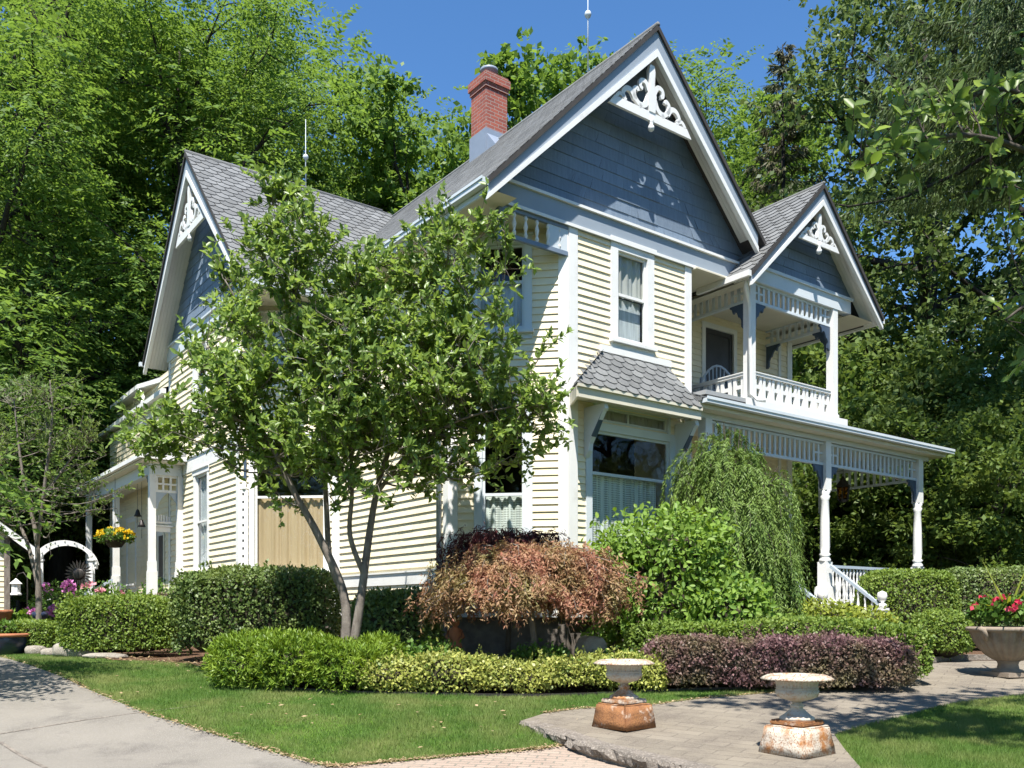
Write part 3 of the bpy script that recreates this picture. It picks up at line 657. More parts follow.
mR = MB(); a = (EU-0.04, V0-0.45, 5.12); b = (EU-0.04, V1+0.5, 5.12); c = (-3.05, V1+0.5, 5.62); d = (-3.05, V0+0.15, 5.62); e2 = (-3.05, V0-0.45, 5.12)
mR.quad(a, b, c, d); mR.poly([a, d, e2]); sl = math.hypot(1.03, 0.5)
shingles(mR, (EU-0.04, V0-0.45, 5.12), (0, 1, 0), (1.03, 0, 0.5), (-0.5, 0, 1.03), 7.5, sl, lim=lambda y: (0.6*y/sl, 7.5)); B(mR, 'porch_roof', M['roof'])
Wpf = Wall((SU, V0), (1, 0)); 
mb = MB()
for (p, q, r, t) in ((0.08, 0.62, 4.30, 4.36), (0.08, 0.62, 4.49, 4.53), (0.08, 0.62, 4.67, 4.72)): Wpf.box(mb, p, q, -0.025, 0.025, r, t)
for p in (0.09, 0.24, 0.42, 0.58): Wpf.box(mb, p, p+0.05, -0.02, 0.02, 4.36, 4.67)
B(mb, 'porch_frieze', M['white'])
for (a0, s_) in ((0.08, 1), (0.66, -1)):
    mb = MB(); mb.prism([(0, 0), (0.28, 0), (0.2, -0.08), (0.08, -0.25), (0.05, -0.4), (0, -0.42)], lambda x, z, dd: Wpf.P(a0 + s_*x, dd, 4.298 + z), -0.02, 0.02); B(mb, 'bracket', M['gray'])
for (u, v) in ((SU, V0), (SU, 14.9), (SU, V1), (-3.13, V0)):
    mb = MB(); mb.box(u-0.075, u+0.075, v-0.075, v+0.075, 2.6, 4.72); mb.box(u-0.105, u+0.105, v-0.105, v+0.105, 1.4, 2.35); mb.box(u-0.09, u+0.09, v-0.09, v+0.09, 2.35, 2.6); B(mb, 'porch_post', M['white'])
    if u == SU:
        mb = MB(); mb.prism(bracket_pts(0.34, 0.5), lambda x, z, dd: (SU + dd, v + 0.09 + x, 4.715 + z), -0.02, 0.02); B(mb, 'bracket', M['navy'])
def door2():
    W = Wl; mb = MB(); W.box(mb, 5.2, 5.3, -0.03, 0.04, 1.42, 3.75); W.box(mb, 6.1, 6.2, -0.03, 0.04, 1.42, 3.75); W.box(mb, 5.3, 6.1, -0.03, 0.04, 3.65, 3.75)
    fr = B(mb, 'door_frame', M['ceil'])
    mb = MB(); W.box(mb, 5.302, 6.098, -0.05, -0.015, 1.42, 3.648); d = B(mb, 'door', M['soffit'], fr)
    mb = MB(); W.box(mb, 5.5, 5.9, -0.014, -0.008, 1.95, 3.4); B(mb, 'door_glass', M['screen'], fr)
    mb = MB(); W.box(mb, 5.4, 6.0, -0.014, 0.0, 1.5, 1.85); B(mb, 'kick_panel', M['white'], fr)
door2()
mb = MB(); Ws2 = Wall((SU-0.02, 14.9), (-1, 0.12))
for i in range(6): mb.box(SU-0.15-0.27*(i+1), SU-0.15-0.27*i+0.01, 14.9, 16.3, 0.3, 1.4-0.16*(i+1))
B(mb, 'porch_steps', M['deck'])
mb = MB(); mb.bar((SU, 14.85, 2.3), (SU-1.6, 14.85, 1.35), 0.07, 0.07, mi=0); mb.bar((SU, 14.85, 1.7), (SU-1.6, 14.85, 0.75), 0.05, 0.05, mi=1)
for i in range(1, 9): f = i/9; mb.box(SU-1.6*f-0.02, SU-1.6*f+0.02, 14.83, 14.87, 1.7-0.95*f, 2.3-0.95*f, 1)
B(mb, 'porch_railing', [M['gray'], M['white']])
mb = MB(); u = SU-1.68; mb.box(u-0.07, u+0.07, 14.78, 14.92, 0.4, 1.45); mb.lathe([(0.05, 1.45), (0.08, 1.5), (0.04, 1.53), (0.085, 1.6), (0.085, 1.66), (0, 1.72)], (u, 14.85, 0), 12); B(mb, 'newel_post', M['white'])
# rear bay with its two eaves behind the wing
Wy = Wall((-2.75, 19.5), (0, -1)); mb = MB(); clap(mb, Wy, 0, 7, 5.6, 7.9, 0.147); B(mb, 'side_wall', M['cream'])
mb = MB()
for a, b in (((-3.05, 18.8, 7.85), (-3.05, 15.5, 7.85)), ((-3.05, 15.5, 7.85), (-2.2, 12.5, 7.85))): mb.bar(a, b, 0.1, 0.12)
for a, b in (((-3.2, 20.6, 7.1), (-3.2, 12.4, 7.1)),): mb.bar(a, b, 0.1, 0.12)
mb.tube([(-3.05, 15.5, 7.8), (-3.0, 15.2, 7.5), (-3.12, 14.9, 7.2)], 0.045, 8)
B(mb, 'gutter', M['white'])
mR = MB(); mR.poly([(-3.08, 18.8, 7.9), (-3.08, 15.5, 7.9), (-1.2, 15.5, 8.9), (-1.2, 18.8, 8.9)]); mR.poly([(-3.08, 15.5, 7.9), (-2.2, 12.5, 7.9), (-1.2, 12.5, 8.5), (-1.2, 15.5, 8.9)]); mR.quad((-3.25, 20.6, 7.16), (-3.25, 12.4, 7.16), (-2.7, 12.4, 7.4), (-2.7, 20.6, 7.4)); B(mR, 'rear_roof', M['roof'], fixn=False)
mb = MB(); mb.poly([(-3.0, 18.8, 7.79), (-3.0, 15.5, 7.79), (-2.2, 12.5, 7.79), (-2.0, 12.5, 7.79), (-2.0, 18.8, 7.79)]); mb.quad((-3.15, 20.6, 7.04), (-3.15, 12.4, 7.04), (-2.7, 12.4, 7.04), (-2.7, 20.6, 7.04)); B(mb, 'eave_soffit', M['ceil'], fixn=False)
# ------------------------------------------------------------------ foliage tools
def nrm(a): return a / np.maximum(np.linalg.norm(a, axis=-1, keepdims=True), 1e-9)
def leaf_mesh(name, P, A, N, L, W, shape=4, fold=0.12):
    P = np.asarray(P, float); A = nrm(np.asarray(A, float)); n = len(P)
    Bv = np.cross(A, np.asarray(N, float)); Bv = nrm(Bv + 1e-6); Nn = nrm(np.cross(Bv, A))
    L = np.broadcast_to(np.asarray(L, float), (n,))[:, None]; W = np.broadcast_to(np.asarray(W, float), (n,))[:, None]
    if shape == 4:
        V = np.stack([P, P + A*L*0.45 + Bv*W*0.5 + Nn*W*fold, P + A*L, P + A*L*0.45 - Bv*W*0.5 + Nn*W*fold], 1)
    elif shape == 3:
        V = np.stack([P - Bv*W*0.5, P + Bv*W*0.5, P + A*L], 1)
    else:
        dr = -0.10*Nn*L
        V = np.stack([P, P + A*L*0.25 + Bv*W*0.42 + Nn*W*fold, P + A*L*0.62 + Bv*W*0.44 + Nn*W*fold + dr*0.5, P + A*L + dr*1.6,
                      P + A*L*0.62 - Bv*W*0.44 + Nn*W*fold + dr*0.5, P + A*L*0.25 - Bv*W*0.42 + Nn*W*fold], 1)
    k = V.shape[1]
    me = bpy.data.meshes.new(name); me.vertices.add(n*k); me.vertices.foreach_set('co', V.reshape(-1).astype(np.float32))
    if k == 6:   # two quads along the midrib
        idx = np.arange(n)[:, None]*6 + np.array([[0, 1, 2, 3, 0, 3, 4, 5]]); me.loops.add(n*8); me.loops.foreach_set('vertex_index', idx.reshape(-1).astype(np.int32))
        me.polygons.add(n*2); me.polygons.foreach_set('loop_start', (np.arange(n*2)*4).astype(np.int32)); me.polygons.foreach_set('loop_total', np.full(n*2, 4, np.int32))
    else:
        me.loops.add(n*k); me.loops.foreach_set('vertex_index', np.arange(n*k, dtype=np.int32))
        me.polygons.add(n); me.polygons.foreach_set('loop_start', (np.arange(n)*k).astype(np.int32)); me.polygons.foreach_set('loop_total', np.full(n, k, np.int32))
    me.update(calc_edges=True)
    return me
def link(name, me, mat, parent=None, loc=None):
    me.materials.clear(); me.materials.append(mat)
    o = bpy.data.objects.new(name, me); COL.objects.link(o)
    if parent is not None: o.parent = parent
    if loc is not None: o.location = loc
    return o
def rdir(n, up=0.0, g=rng):
    d = g.normal(size=(n, 3)); d[:, 2] += up; return nrm(d)

M['bark'] = pmat('grey_brown_bark', (0.10, 0.085, 0.07), (0.055, 0.047, 0.04), 5, 0.9, 0.7, 14, 0.2, stretch=(4, 4, 0.7))
M['bark_dark'] = pmat('dark_bark', (0.055, 0.047, 0.04), (0.03, 0.027, 0.024), 4, 0.95, 0.7, 12, 0.1, stretch=(4, 4, 0.7))
M['bark_pale'] = pmat('smooth_grey_bark', (0.24, 0.21, 0.18), (0.12, 0.10, 0.085), 7, 0.85, 0.4, 22, 0.2, stretch=(2, 2, 0.6))
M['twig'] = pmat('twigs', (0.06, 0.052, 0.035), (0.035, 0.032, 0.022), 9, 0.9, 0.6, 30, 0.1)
M['lf_ash'] = leafmat('ash_leaf', (0.070, 0.140, 0.025), (0.200, 0.310, 0.072), (0.15, 0.245, 0.05), 0.5, 0.5, 0.25)
M['lf_ash2'] = leafmat('walnut_leaf', (0.066, 0.130, 0.027), (0.185, 0.285, 0.068), (0.16, 0.26, 0.055), 0.5, 0.5, 0.25)
M['lf_oak'] = leafmat('oak_leaf', (0.045, 0.086, 0.024), (0.140, 0.205, 0.060), (0.14, 0.19, 0.055), 0.42, 0.45, 0.3)
M['lf_spruce'] = leafmat('spruce_needles', (0.035, 0.066, 0.020), (0.092, 0.140, 0.040), (0.10, 0.14, 0.04), 0.2, 0.55, 0.35)
M['lf_pine'] = leafmat('old_conifer_needles', (0.055, 0.075, 0.032), (0.095, 0.105, 0.05), (0.12, 0.105, 0.06), 0.15, 0.6, 0.4)
M['lf_under'] = leafmat('understory_leaf', (0.055, 0.11, 0.024), (0.16, 0.235, 0.055), (0.17, 0.23, 0.06), 0.42, 0.5, 0.5)
M['lf_mag'] = leafmat('magnolia_leaf', (0.115, 0.19, 0.040), (0.24, 0.345, 0.082), (0.25, 0.36, 0.088), 0.5, 0.38, 0.6, 0.45)
M['lf_cat'] = leafmat('broad_leaf', (0.12, 0.20, 0.04), (0.22, 0.31, 0.09), None, 0.5, 0.4, 1, 0.35)
M['lf_box'] = leafmat('boxwood_leaf', (0.09, 0.16, 0.025), (0.24, 0.32, 0.055), (0.16, 0.245, 0.038), 0.32, 0.55, 1.4, 0.4)
M['lf_holly'] = leafmat('dark_hedge_leaf', (0.052, 0.098, 0.024), (0.15, 0.215, 0.05), (0.17, 0.225, 0.055), 0.25, 0.5, 1.2, 0.45)
M['lf_yew'] = leafmat('yew_needles', (0.075, 0.145, 0.016), (0.20, 0.30, 0.036), (0.24, 0.33, 0.04), 0.25, 0.45, 1.4)
M['lf_euo'] = leafmat('variegated_leaf', (0.085, 0.145, 0.022), (0.46, 0.46, 0.13), (0.36, 0.38, 0.09), 0.25, 0.4, 1.6)
M['lf_bar'] = leafmat('barberry_leaf', (0.075, 0.042, 0.045), (0.27, 0.15, 0.15), (0.17, 0.15, 0.075), 0.3, 0.45, 1.8)
M['lf_hyd'] = leafmat('hydrangea_leaf', (0.10, 0.20, 0.028), (0.24, 0.36, 0.065), (0.20, 0.32, 0.05), 0.4, 0.5, 1.0, 0.35)
M['lf_map'] = leafmat('maple_leaf', (0.31, 0.12, 0.085), (0.42, 0.245, 0.145), (0.24, 0.225, 0.085), 0.3, 0.5, 1.5)
M['lf_map2'] = leafmat('purple_maple_leaf', (0.055, 0.014, 0.016), (0.12, 0.035, 0.035), None, 0.3, 0.5, 1.0)
M['lf_weep'] = leafmat('weeping_spruce_needles', (0.065, 0.125, 0.027), (0.175, 0.265, 0.060), (0.18, 0.26, 0.06), 0.25, 0.5, 1.2)
M['lf_gold'] = leafmat('golden_leaf', (0.16, 0.21, 0.03), (0.33, 0.37, 0.06), None, 0.35, 0.45, 1.0)
M['lf_gen'] = leafmat('garden_leaf', (0.055, 0.13, 0.022), (0.13, 0.225, 0.04), None, 0.35, 0.45, 1.0)
M['grass'] = leafmat('grass_blade', (0.058, 0.122, 0.022), (0.128, 0.215, 0.042), (0.205, 0.235, 0.075), 0.3, 0.55, 1.1, 0.2)
def flower(name, a, b): return leafmat(name, a, b, None, 0.3, 0.5, 1.0)
M['fl_pink'] = flower('pink_petal', (0.55, 0.16, 0.42), (0.70, 0.30, 0.58)); M['fl_red'] = flower('red_petal', (0.60, 0.03, 0.07), (0.72, 0.10, 0.16))
M['fl_yel'] = flower('yellow_petal', (0.70, 0.45, 0.02), (0.80, 0.62, 0.05)); M['fl_rose'] = flower('rose_petal', (0.62, 0.22, 0.28), (0.72, 0.36, 0.40))

def curve_pts(a, b, sag, n=6):
    a = np.array(a, float); b = np.array(b, float); t = np.linspace(0, 1, n)[:, None]
    p = a + (b-a)*t; p[:, 2] += (np.sin(t[:, 0]*PI))*sag; return p

def tree_meshes(seed, H, R, cb, nlimb=16, per=8, fronds=24, leaflets=11, ll=0.17, lw=0.075, fl=0.75, style='frond', tr=0.3, dens_low=0.0):
    g = np.random.default_rng(seed); wood = MB()
    tp = [np.array([0, 0, 0.0])]
    for i in range(1, 9): tp.append(np.array([g.normal()*0.05*H*0.12*i/4, g.normal()*0.05*H*0.12*i/4, H*0.88*i/8]))
    tp = np.array(tp); wood.tube(tp, [tr*(1 - 0.88*(i/8)**0.9) * (1.35 if i == 0 else 1) for i in range(9)], 9)
    def trunk_at(z): i = min(7, int(z/(H*0.88)*8)); f = z/(H*0.88)*8 - i; return tp[i] + (tp[i+1]-tp[i])*f
    C = []; CD = []; CS = []
    for i in range(nlimb):
        s = (i + g.random()*0.8) / nlimb
        z0 = cb*0.75 + (H*0.84 - cb*0.75)*s*0.92
        az = i*2.39996 + g.normal()*0.3
        zt = min(H*0.97, z0 + (0.10 + 0.22*s)*(H-cb)*(0.6+0.6*g.random()))
        sh = (zt - cb) / (H - cb); rr = R*math.sqrt(max(0.04, 1 - ((sh-0.38)/0.66)**2)) * (0.72 + 0.4*g.random())
        st = trunk_at(z0); en = np.array([math.cos(az)*rr, math.sin(az)*rr, zt])
        lp = curve_pts(st, en, 0.06*rr*g.normal() + 0.05*rr, 7); lp[1:-1, :2] += g.normal(size=(5, 2))*0.04*rr
        r0 = tr*(0.52 - 0.3*s); wood.tube(lp, [max(0.015, r0*(1 - 0.9*k/6)) for k in range(7)], 6, cap=False)
        C.append(en); CD.append(en-st); CS.append(1.0)
        for j in range(per):
            f = 0.28 + 0.72*(j + g.random())/per; k = min(5, int(f*6)); b = lp[k] + (lp[k+1]-lp[k])*(f*6-k)
            dv = np.array([math.cos(az), math.sin(az), 0.15])*0.6 + g.normal(size=3)*np.array([0.9, 0.9, 0.6]); dv /= np.linalg.norm(dv)
            ln = R*(0.16 + 0.2*g.random()); e = b + dv*ln
            wood.tube(curve_pts(b, e, 0.05, 4), [r0*0.3, r0*0.22, r0*0.14, 0.012], 4, cap=False)
            C.append(e); CD.append(dv); CS.append(0.75 + 0.5*g.random())
    C = np.array(C); CD = nrm(np.array(CD)); CS = np.array(CS)
    nc = len(C)
    # fronds: a drooping midrib with leaflets either side, or rosettes of simple leaves
    nf = nc*fronds
    ci = np.repeat(np.arange(nc), fronds)
    off = g.normal(size=(nf, 3))*np.array([0.62, 0.62, 0.36])*CS[ci][:, None]*R*0.17
    P0 = C[ci] + off
    D = nrm(nrm(off*np.array([1, 1, 0.4]) + 1e-5) + 0.35*CD[ci] + g.normal(size=(nf, 3))*0.35 + np.array([0, 0, -0.05]))
    if style == 'frond':
        li = np.repeat(np.arange(nf), leaflets); t = np.tile((np.arange(leaflets) + 0.5)/leaflets, nf)
        base = P0[li] + D[li]*(fl*t)[:, None]; base[:, 2] -= 0.32*fl*t*t
        side = nrm(np.cross(D[li], np.array([0, 0, 1.0])) + 1e-6)*np.where(np.arange(len(li)) % 2 == 0, 1, -1)[:, None]
        A = nrm(side*0.85 + D[li]*0.55 + np.array([0, 0, -0.28]) + g.normal(size=(len(li), 3))*0.22)
        N = nrm(np.array([-0.05, -0.45, 0.85]) + g.normal(size=(len(li), 3))*0.38)
        Ls = ll*(0.5 + 0.45*g.random(len(li)) + 0.5*(g.random(nf)**3)[li]); me = leaf_mesh('crown', base, A, N, Ls, Ls*lw/ll, 4)
    else:
        li = np.repeat(np.arange(nf), leaflets); n = len(li)
        base = P0[li] + g.normal(size=(n, 3))*0.10
        A = nrm(rdir(n, -0.1, g) + 0.5*D[li]); N = nrm(np.array([-0.05, -0.45, 0.8]) + g.normal(size=(n, 3))*0.5)
        Ls = ll*(0.7 + 0.6*g.random(n)); me = leaf_mesh('crown', base, A, N, Ls, Ls*lw/ll, 4)
    return wood, me
def make_tree(name, label, loc, mat, bark, group=None, rz=0, scale=1, cat='tree', **kw):
    t = thing(name, label, cat, loc, rz, group); wood, me = tree_meshes(**kw)
    wood.build('trunk', M[bark], t, fixn=False); link('crown', me, M[mat], t); t.scale = (scale,)*3
    return t
def spruce_tree(name, label, loc, mat, seed, H, R, cb=1.0, nb=90, sprays=34, hang=0.55, w=0.075, group=None, tr=0.3, sparse=1.0, rz=0, power=0.85):
    g = np.random.default_rng(seed); t = thing(name, label, 'tree', loc, rz, group); wood = MB()
    wood.tube([(0, 0, 0), (0.05, 0, H*0.5), (0, 0.05, H)], [tr, tr*0.55, 0.02], 9)
    P = []; A = []; L = []; N = []
    for i in range(nb):
        s = ((i + g.random())/nb)**0.9; z = cb + (H-cb)*s; ln = R*(1-s)**power*(0.75 + 0.4*g.random()) + 0.25; az = i*2.39996 + g.normal()*0.2
        d = np.array([math.cos(az), math.sin(az), 0]); sd_ = np.array([-d[1], d[0], 0])
        tt = np.linspace(0, 1, 6); dr = -0.28*ln + 0.1*g.normal()
        bp = np.array([0, 0, z]) + d[None]*(ln*tt)[:, None]; bp[:, 2] += dr*np.sin(tt*2.1)*0.9 + 0.12*ln*tt**3
        wood.tube(bp, [0.06*tr/0.3*(1-0.85*q)*(1-s*0.6)+0.008 for q in tt], 4, cap=False)
        n = max(4, int(sprays*(0.3 + ln/R)*sparse)); f = g.random(n)**0.75; k = np.minimum(4, (f*5).astype(int)); b = bp[k] + (bp[k+1]-bp[k])*(f*5-k)[:, None]
        b = b + sd_[None]*(g.normal(size=n)*0.16*ln*(1-0.5*f))[:, None]
        for q in range(3):
            P.append(b + g.normal(size=(n, 3))*0.05); A.append(nrm(d*0.45 + sd_*g.normal(size=(n, 1))*0.45 + np.array([0, 0, -1.0 if q else -0.25]) + g.normal(size=(n, 3))*0.25))
            L.append(hang*(0.5 + 0.8*g.random(n))); N.append(nrm(d + g.normal(size=(n, 3))*0.6))
    P = np.concatenate(P); me = leaf_mesh('crown', P, np.concatenate(A), np.concatenate(N), np.concatenate(L), w, 4)
    wood.build('trunk', M['bark_dark'], t, fixn=False); link('crown', me, M[mat], t)
    return t

def lumpf(seed):
    g = np.random.default_rng(seed); K = g.normal(size=(7, 3))*1.0; ph = g.random(7)*6.28
    return lambda p, fr: sum(np.sin(p @ (K[i]*fr) + ph[i]) for i in range(7)) / 4.0
def shell(seed, half, n, power=2.0, lump=0.1, fr=2.2, bottom=-1.0, depth=0.16):
    """points and outward directions near the surface of a rounded box / ellipsoid of the given half sizes"""
    g = np.random.default_rng(seed); a, b, c = half
    ar = np.array([b*c, b*c, a*c, a*c, a*b, a*b*0.3]); pick = g.choice(6, n, p=ar/ar.sum()); q = g.uniform(-1, 1, (n, 3))
    for i in range(6):
        m = pick == i; q[m, i//2] = 1 if i % 2 == 0 else -1
    if bottom > -1: q[:, 2] = np.where(q[:, 2] < bottom, g.uniform(bottom, 1, n), q[:, 2])
    r = (np.abs(q)**power).sum(1)**(-1/power); q = q*r[:, None]
    nm = nrm(np.sign(q)*np.abs(q)**(power-1)/np.array([a, b, c]))
    p = q*np.array([a, b, c]); lf = lumpf(seed); p = p + nm*(lf(p, fr)*lump - depth*g.random(n)**2*min(half))[:, None]
    return p, nm, lf
def shrub(name, label, cat, loc, half, n, ll, lw, mat, seed=1, power=2.0, lump=0.1, fr=2.2, rz=0.0, group=None, shape=4, up=0.25, rand=0.7, lean=0.35, core=0.84, spr=0.0, bottom=-0.85, depth=0.22, tuft=0, corem='twig', shoots=0, bare=0.0):
    """clipped or loose bush; loc is the point on the ground under its middle"""
    t = thing(name, label, cat, loc, rz, group); g = np.random.default_rng(seed+100)
    if tuft:
        c, nm, lf = shell(seed, half, max(1, n//tuft), power, lump, fr, bottom, depth)
        i = np.repeat(np.arange(len(c)), tuft); m = len(i); A = nrm(nm[i]*0.55 + g.normal(size=(m, 3))*rand + np.array([0, 0, up])); P = c[i] + nm[i]*spr*g.random((m, 1)); N = nrm(nm[i] + np.array([0, 0, 0.6]) + g.normal(size=(m, 3))*0.5)
    else:
        P, nm, lf = shell(seed, half, n, power, lump, fr, bottom, depth); m = n
        A = nrm(nm*lean + g.normal(size=(m, 3))*rand + np.array([0, 0, up])); N = nrm(nm*0.8 + g.normal(size=(m, 3))*0.5 + np.array([-0.03, -0.3, 0.4])); P = P + nm*(spr*g.random(m)**3)[:, None]
    P = P + np.array([0, 0, half[2]]); P[:, 2] = np.maximum(P[:, 2], 0.02)
    if bare:
        lb = lumpf(seed+5); kp = ~((lb(P, 3.2) > 0.55) & (P[:, 2] < half[2]*(0.9 + 0.5*g.random(m))) & (g.random(m) < bare)); P = P[kp]; A = A[kp]; N = N[kp]; m = len(P)
    if shoots:
        c2, n2, _ = shell(seed+9, half, shoots, power, lump, fr, 0.2, 0.05); c2[:, 2] += half[2]; d2 = nrm(n2*0.5 + np.array([0, 0, 0.9]) + g.normal(size=(shoots, 3))*0.35); ln = (0.05 + 0.16*g.random(shoots))
        i2 = np.repeat(np.arange(shoots), 7); f2 = np.tile(np.linspace(0.1, 1, 7), shoots); P = np.concatenate([P, c2[i2] + d2[i2]*(ln[i2]*f2)[:, None]]); A = np.concatenate([A, nrm(d2[i2] + g.normal(size=(len(i2), 3))*0.8)]); N = np.concatenate([N, g.normal(size=(len(i2), 3))]); m = len(P)
    Ls = ll*(0.65 + 0.7*g.random(m)); link('foliage', leaf_mesh('foliage', P, A, N, Ls, Ls*lw/ll, shape), M[mat], t)
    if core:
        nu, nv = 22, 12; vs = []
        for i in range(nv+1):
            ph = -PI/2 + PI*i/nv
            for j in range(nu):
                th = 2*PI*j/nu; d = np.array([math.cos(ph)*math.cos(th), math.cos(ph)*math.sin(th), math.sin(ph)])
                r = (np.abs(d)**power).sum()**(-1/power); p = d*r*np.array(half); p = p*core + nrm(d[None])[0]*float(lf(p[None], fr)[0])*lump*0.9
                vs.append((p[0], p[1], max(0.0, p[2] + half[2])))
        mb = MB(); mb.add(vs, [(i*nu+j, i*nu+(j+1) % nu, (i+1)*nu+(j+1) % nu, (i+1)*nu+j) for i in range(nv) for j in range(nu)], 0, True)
        mb.build('branches', M[corem], t, fixn=False)  # solid dark core added to block see-through and darken the leaf gaps
    return t
def weeping(name, label, loc, Rx, Ry, H, strands, steps, ll, lw, mat, seed, cat='shrub', fan=1, bot=0.0, top=0.25, spread=0.25, wob=0.06, hang=0.8, core=True, bark='bark', twigs=0, power=2.0, lump=0.13, corem='twig', trunk=True, fill=0.35):
    """mushroom of drooping shoots; H height of the top, bot height of the skirt"""
    g = np.random.default_rng(seed); t = thing(name, label, cat, loc); lf = lumpf(seed)
    th = g.random(strands)*2*PI; s0 = g.random(strands)**0.5*0.75; smax = 1.05 + 0.25*g.random(strands)
    P = []; A = []; N = []; W2 = MB()
    for i in range(strands):
        q = np.linspace(s0[i], min(1.35, s0[i]+0.5*smax[i]+0.15), steps)
        ln = 1 + lump*float(lf(np.array([[math.cos(th[i])*2, math.sin(th[i])*2, s0[i]*2.5]]), 1.6)[0]); dep = 1 - fill*g.random()**2
        rad = np.sin(np.clip(q, 0, 1)*PI/2)**0.9*ln*dep
        zz = np.where(q < 1, (np.clip(1 - np.clip(q, 0, 1)**power, 0, 1))**(1/power)*0.78 + 0.22, 0.22 - (q-1)*0.62)
        x = Rx*rad*np.cos(th[i] + wob*np.sin(q*5+i)); y = Ry*rad*np.sin(th[i] + wob*np.sin(q*5+i)); z = bot + (H-bot)*np.maximum(zz, -0.02)*(0.93+0.07*ln)*(1 - 0.25*(1-dep))
        pts = np.stack([x, y, z], 1)
        if i < twigs: W2.tube(pts[::max(1, steps//5)], 0.006, 3, cap=False)
        tg = np.gradient(pts, axis=0); tg = nrm(tg); out = nrm(np.stack([np.cos(th[i])*np.ones(steps), np.sin(th[i])*np.ones(steps), np.full(steps, 0.25)], 1))
        for k in range(fan):
            P.append(pts + g.normal(size=(steps, 3))*0.025); A.append(nrm(tg*0.6 + np.array([0, 0, -hang]) + out*0.35 + g.normal(size=(steps, 3))*spread)); N.append(nrm(out + g.normal(size=(steps, 3))*0.5))
    P = np.concatenate(P); P[:, 2] = np.maximum(P[:, 2], 0.02); A = np.concatenate(A); N = np.concatenate(N); Ls = ll*(0.6 + 0.8*g.random(len(P)))
    link('foliage', leaf_mesh('foliage', P, A, N, Ls, Ls*lw/ll, 4), M[mat], t)
    if trunk: W2.tube([(0, 0, 0), (0.04, 0.02, H*0.3), (-0.02, 0, H*0.6), (0.02, 0, H*0.86)], [0.075, 0.06, 0.05, 0.02], 8)
    if twigs or trunk: W2.build('trunk', M[bark], t, fixn=False)
    if core:
        mb = MB(); prof = [(0.02, H*0.9)] + [(0.86*math.sin(a), bot + (H-bot)*(math.cos(a)*0.72+0.14)) for a in np.linspace(0.15, PI/2, 7)] + [(0.84, bot+0.06*(H-bot)), (0.02, bot+0.06*(H-bot)+0.02)]
        vs = []; nu = 20
        for r, z in prof:
            for j in range(nu): vs.append((Rx*r*math.cos(2*PI*j/nu), Ry*r*math.sin(2*PI*j/nu), z))
        mb.add(vs, [(i*nu+j, i*nu+(j+1) % nu, (i+1)*nu+(j+1) % nu, (i+1)*nu+j) for i in range(len(prof)-1) for j in range(nu)], 0, True)
        mb.build('branches', M[corem], t, fixn=False)  # solid dark core added inside the shoots, so gaps between them look dark
    return t
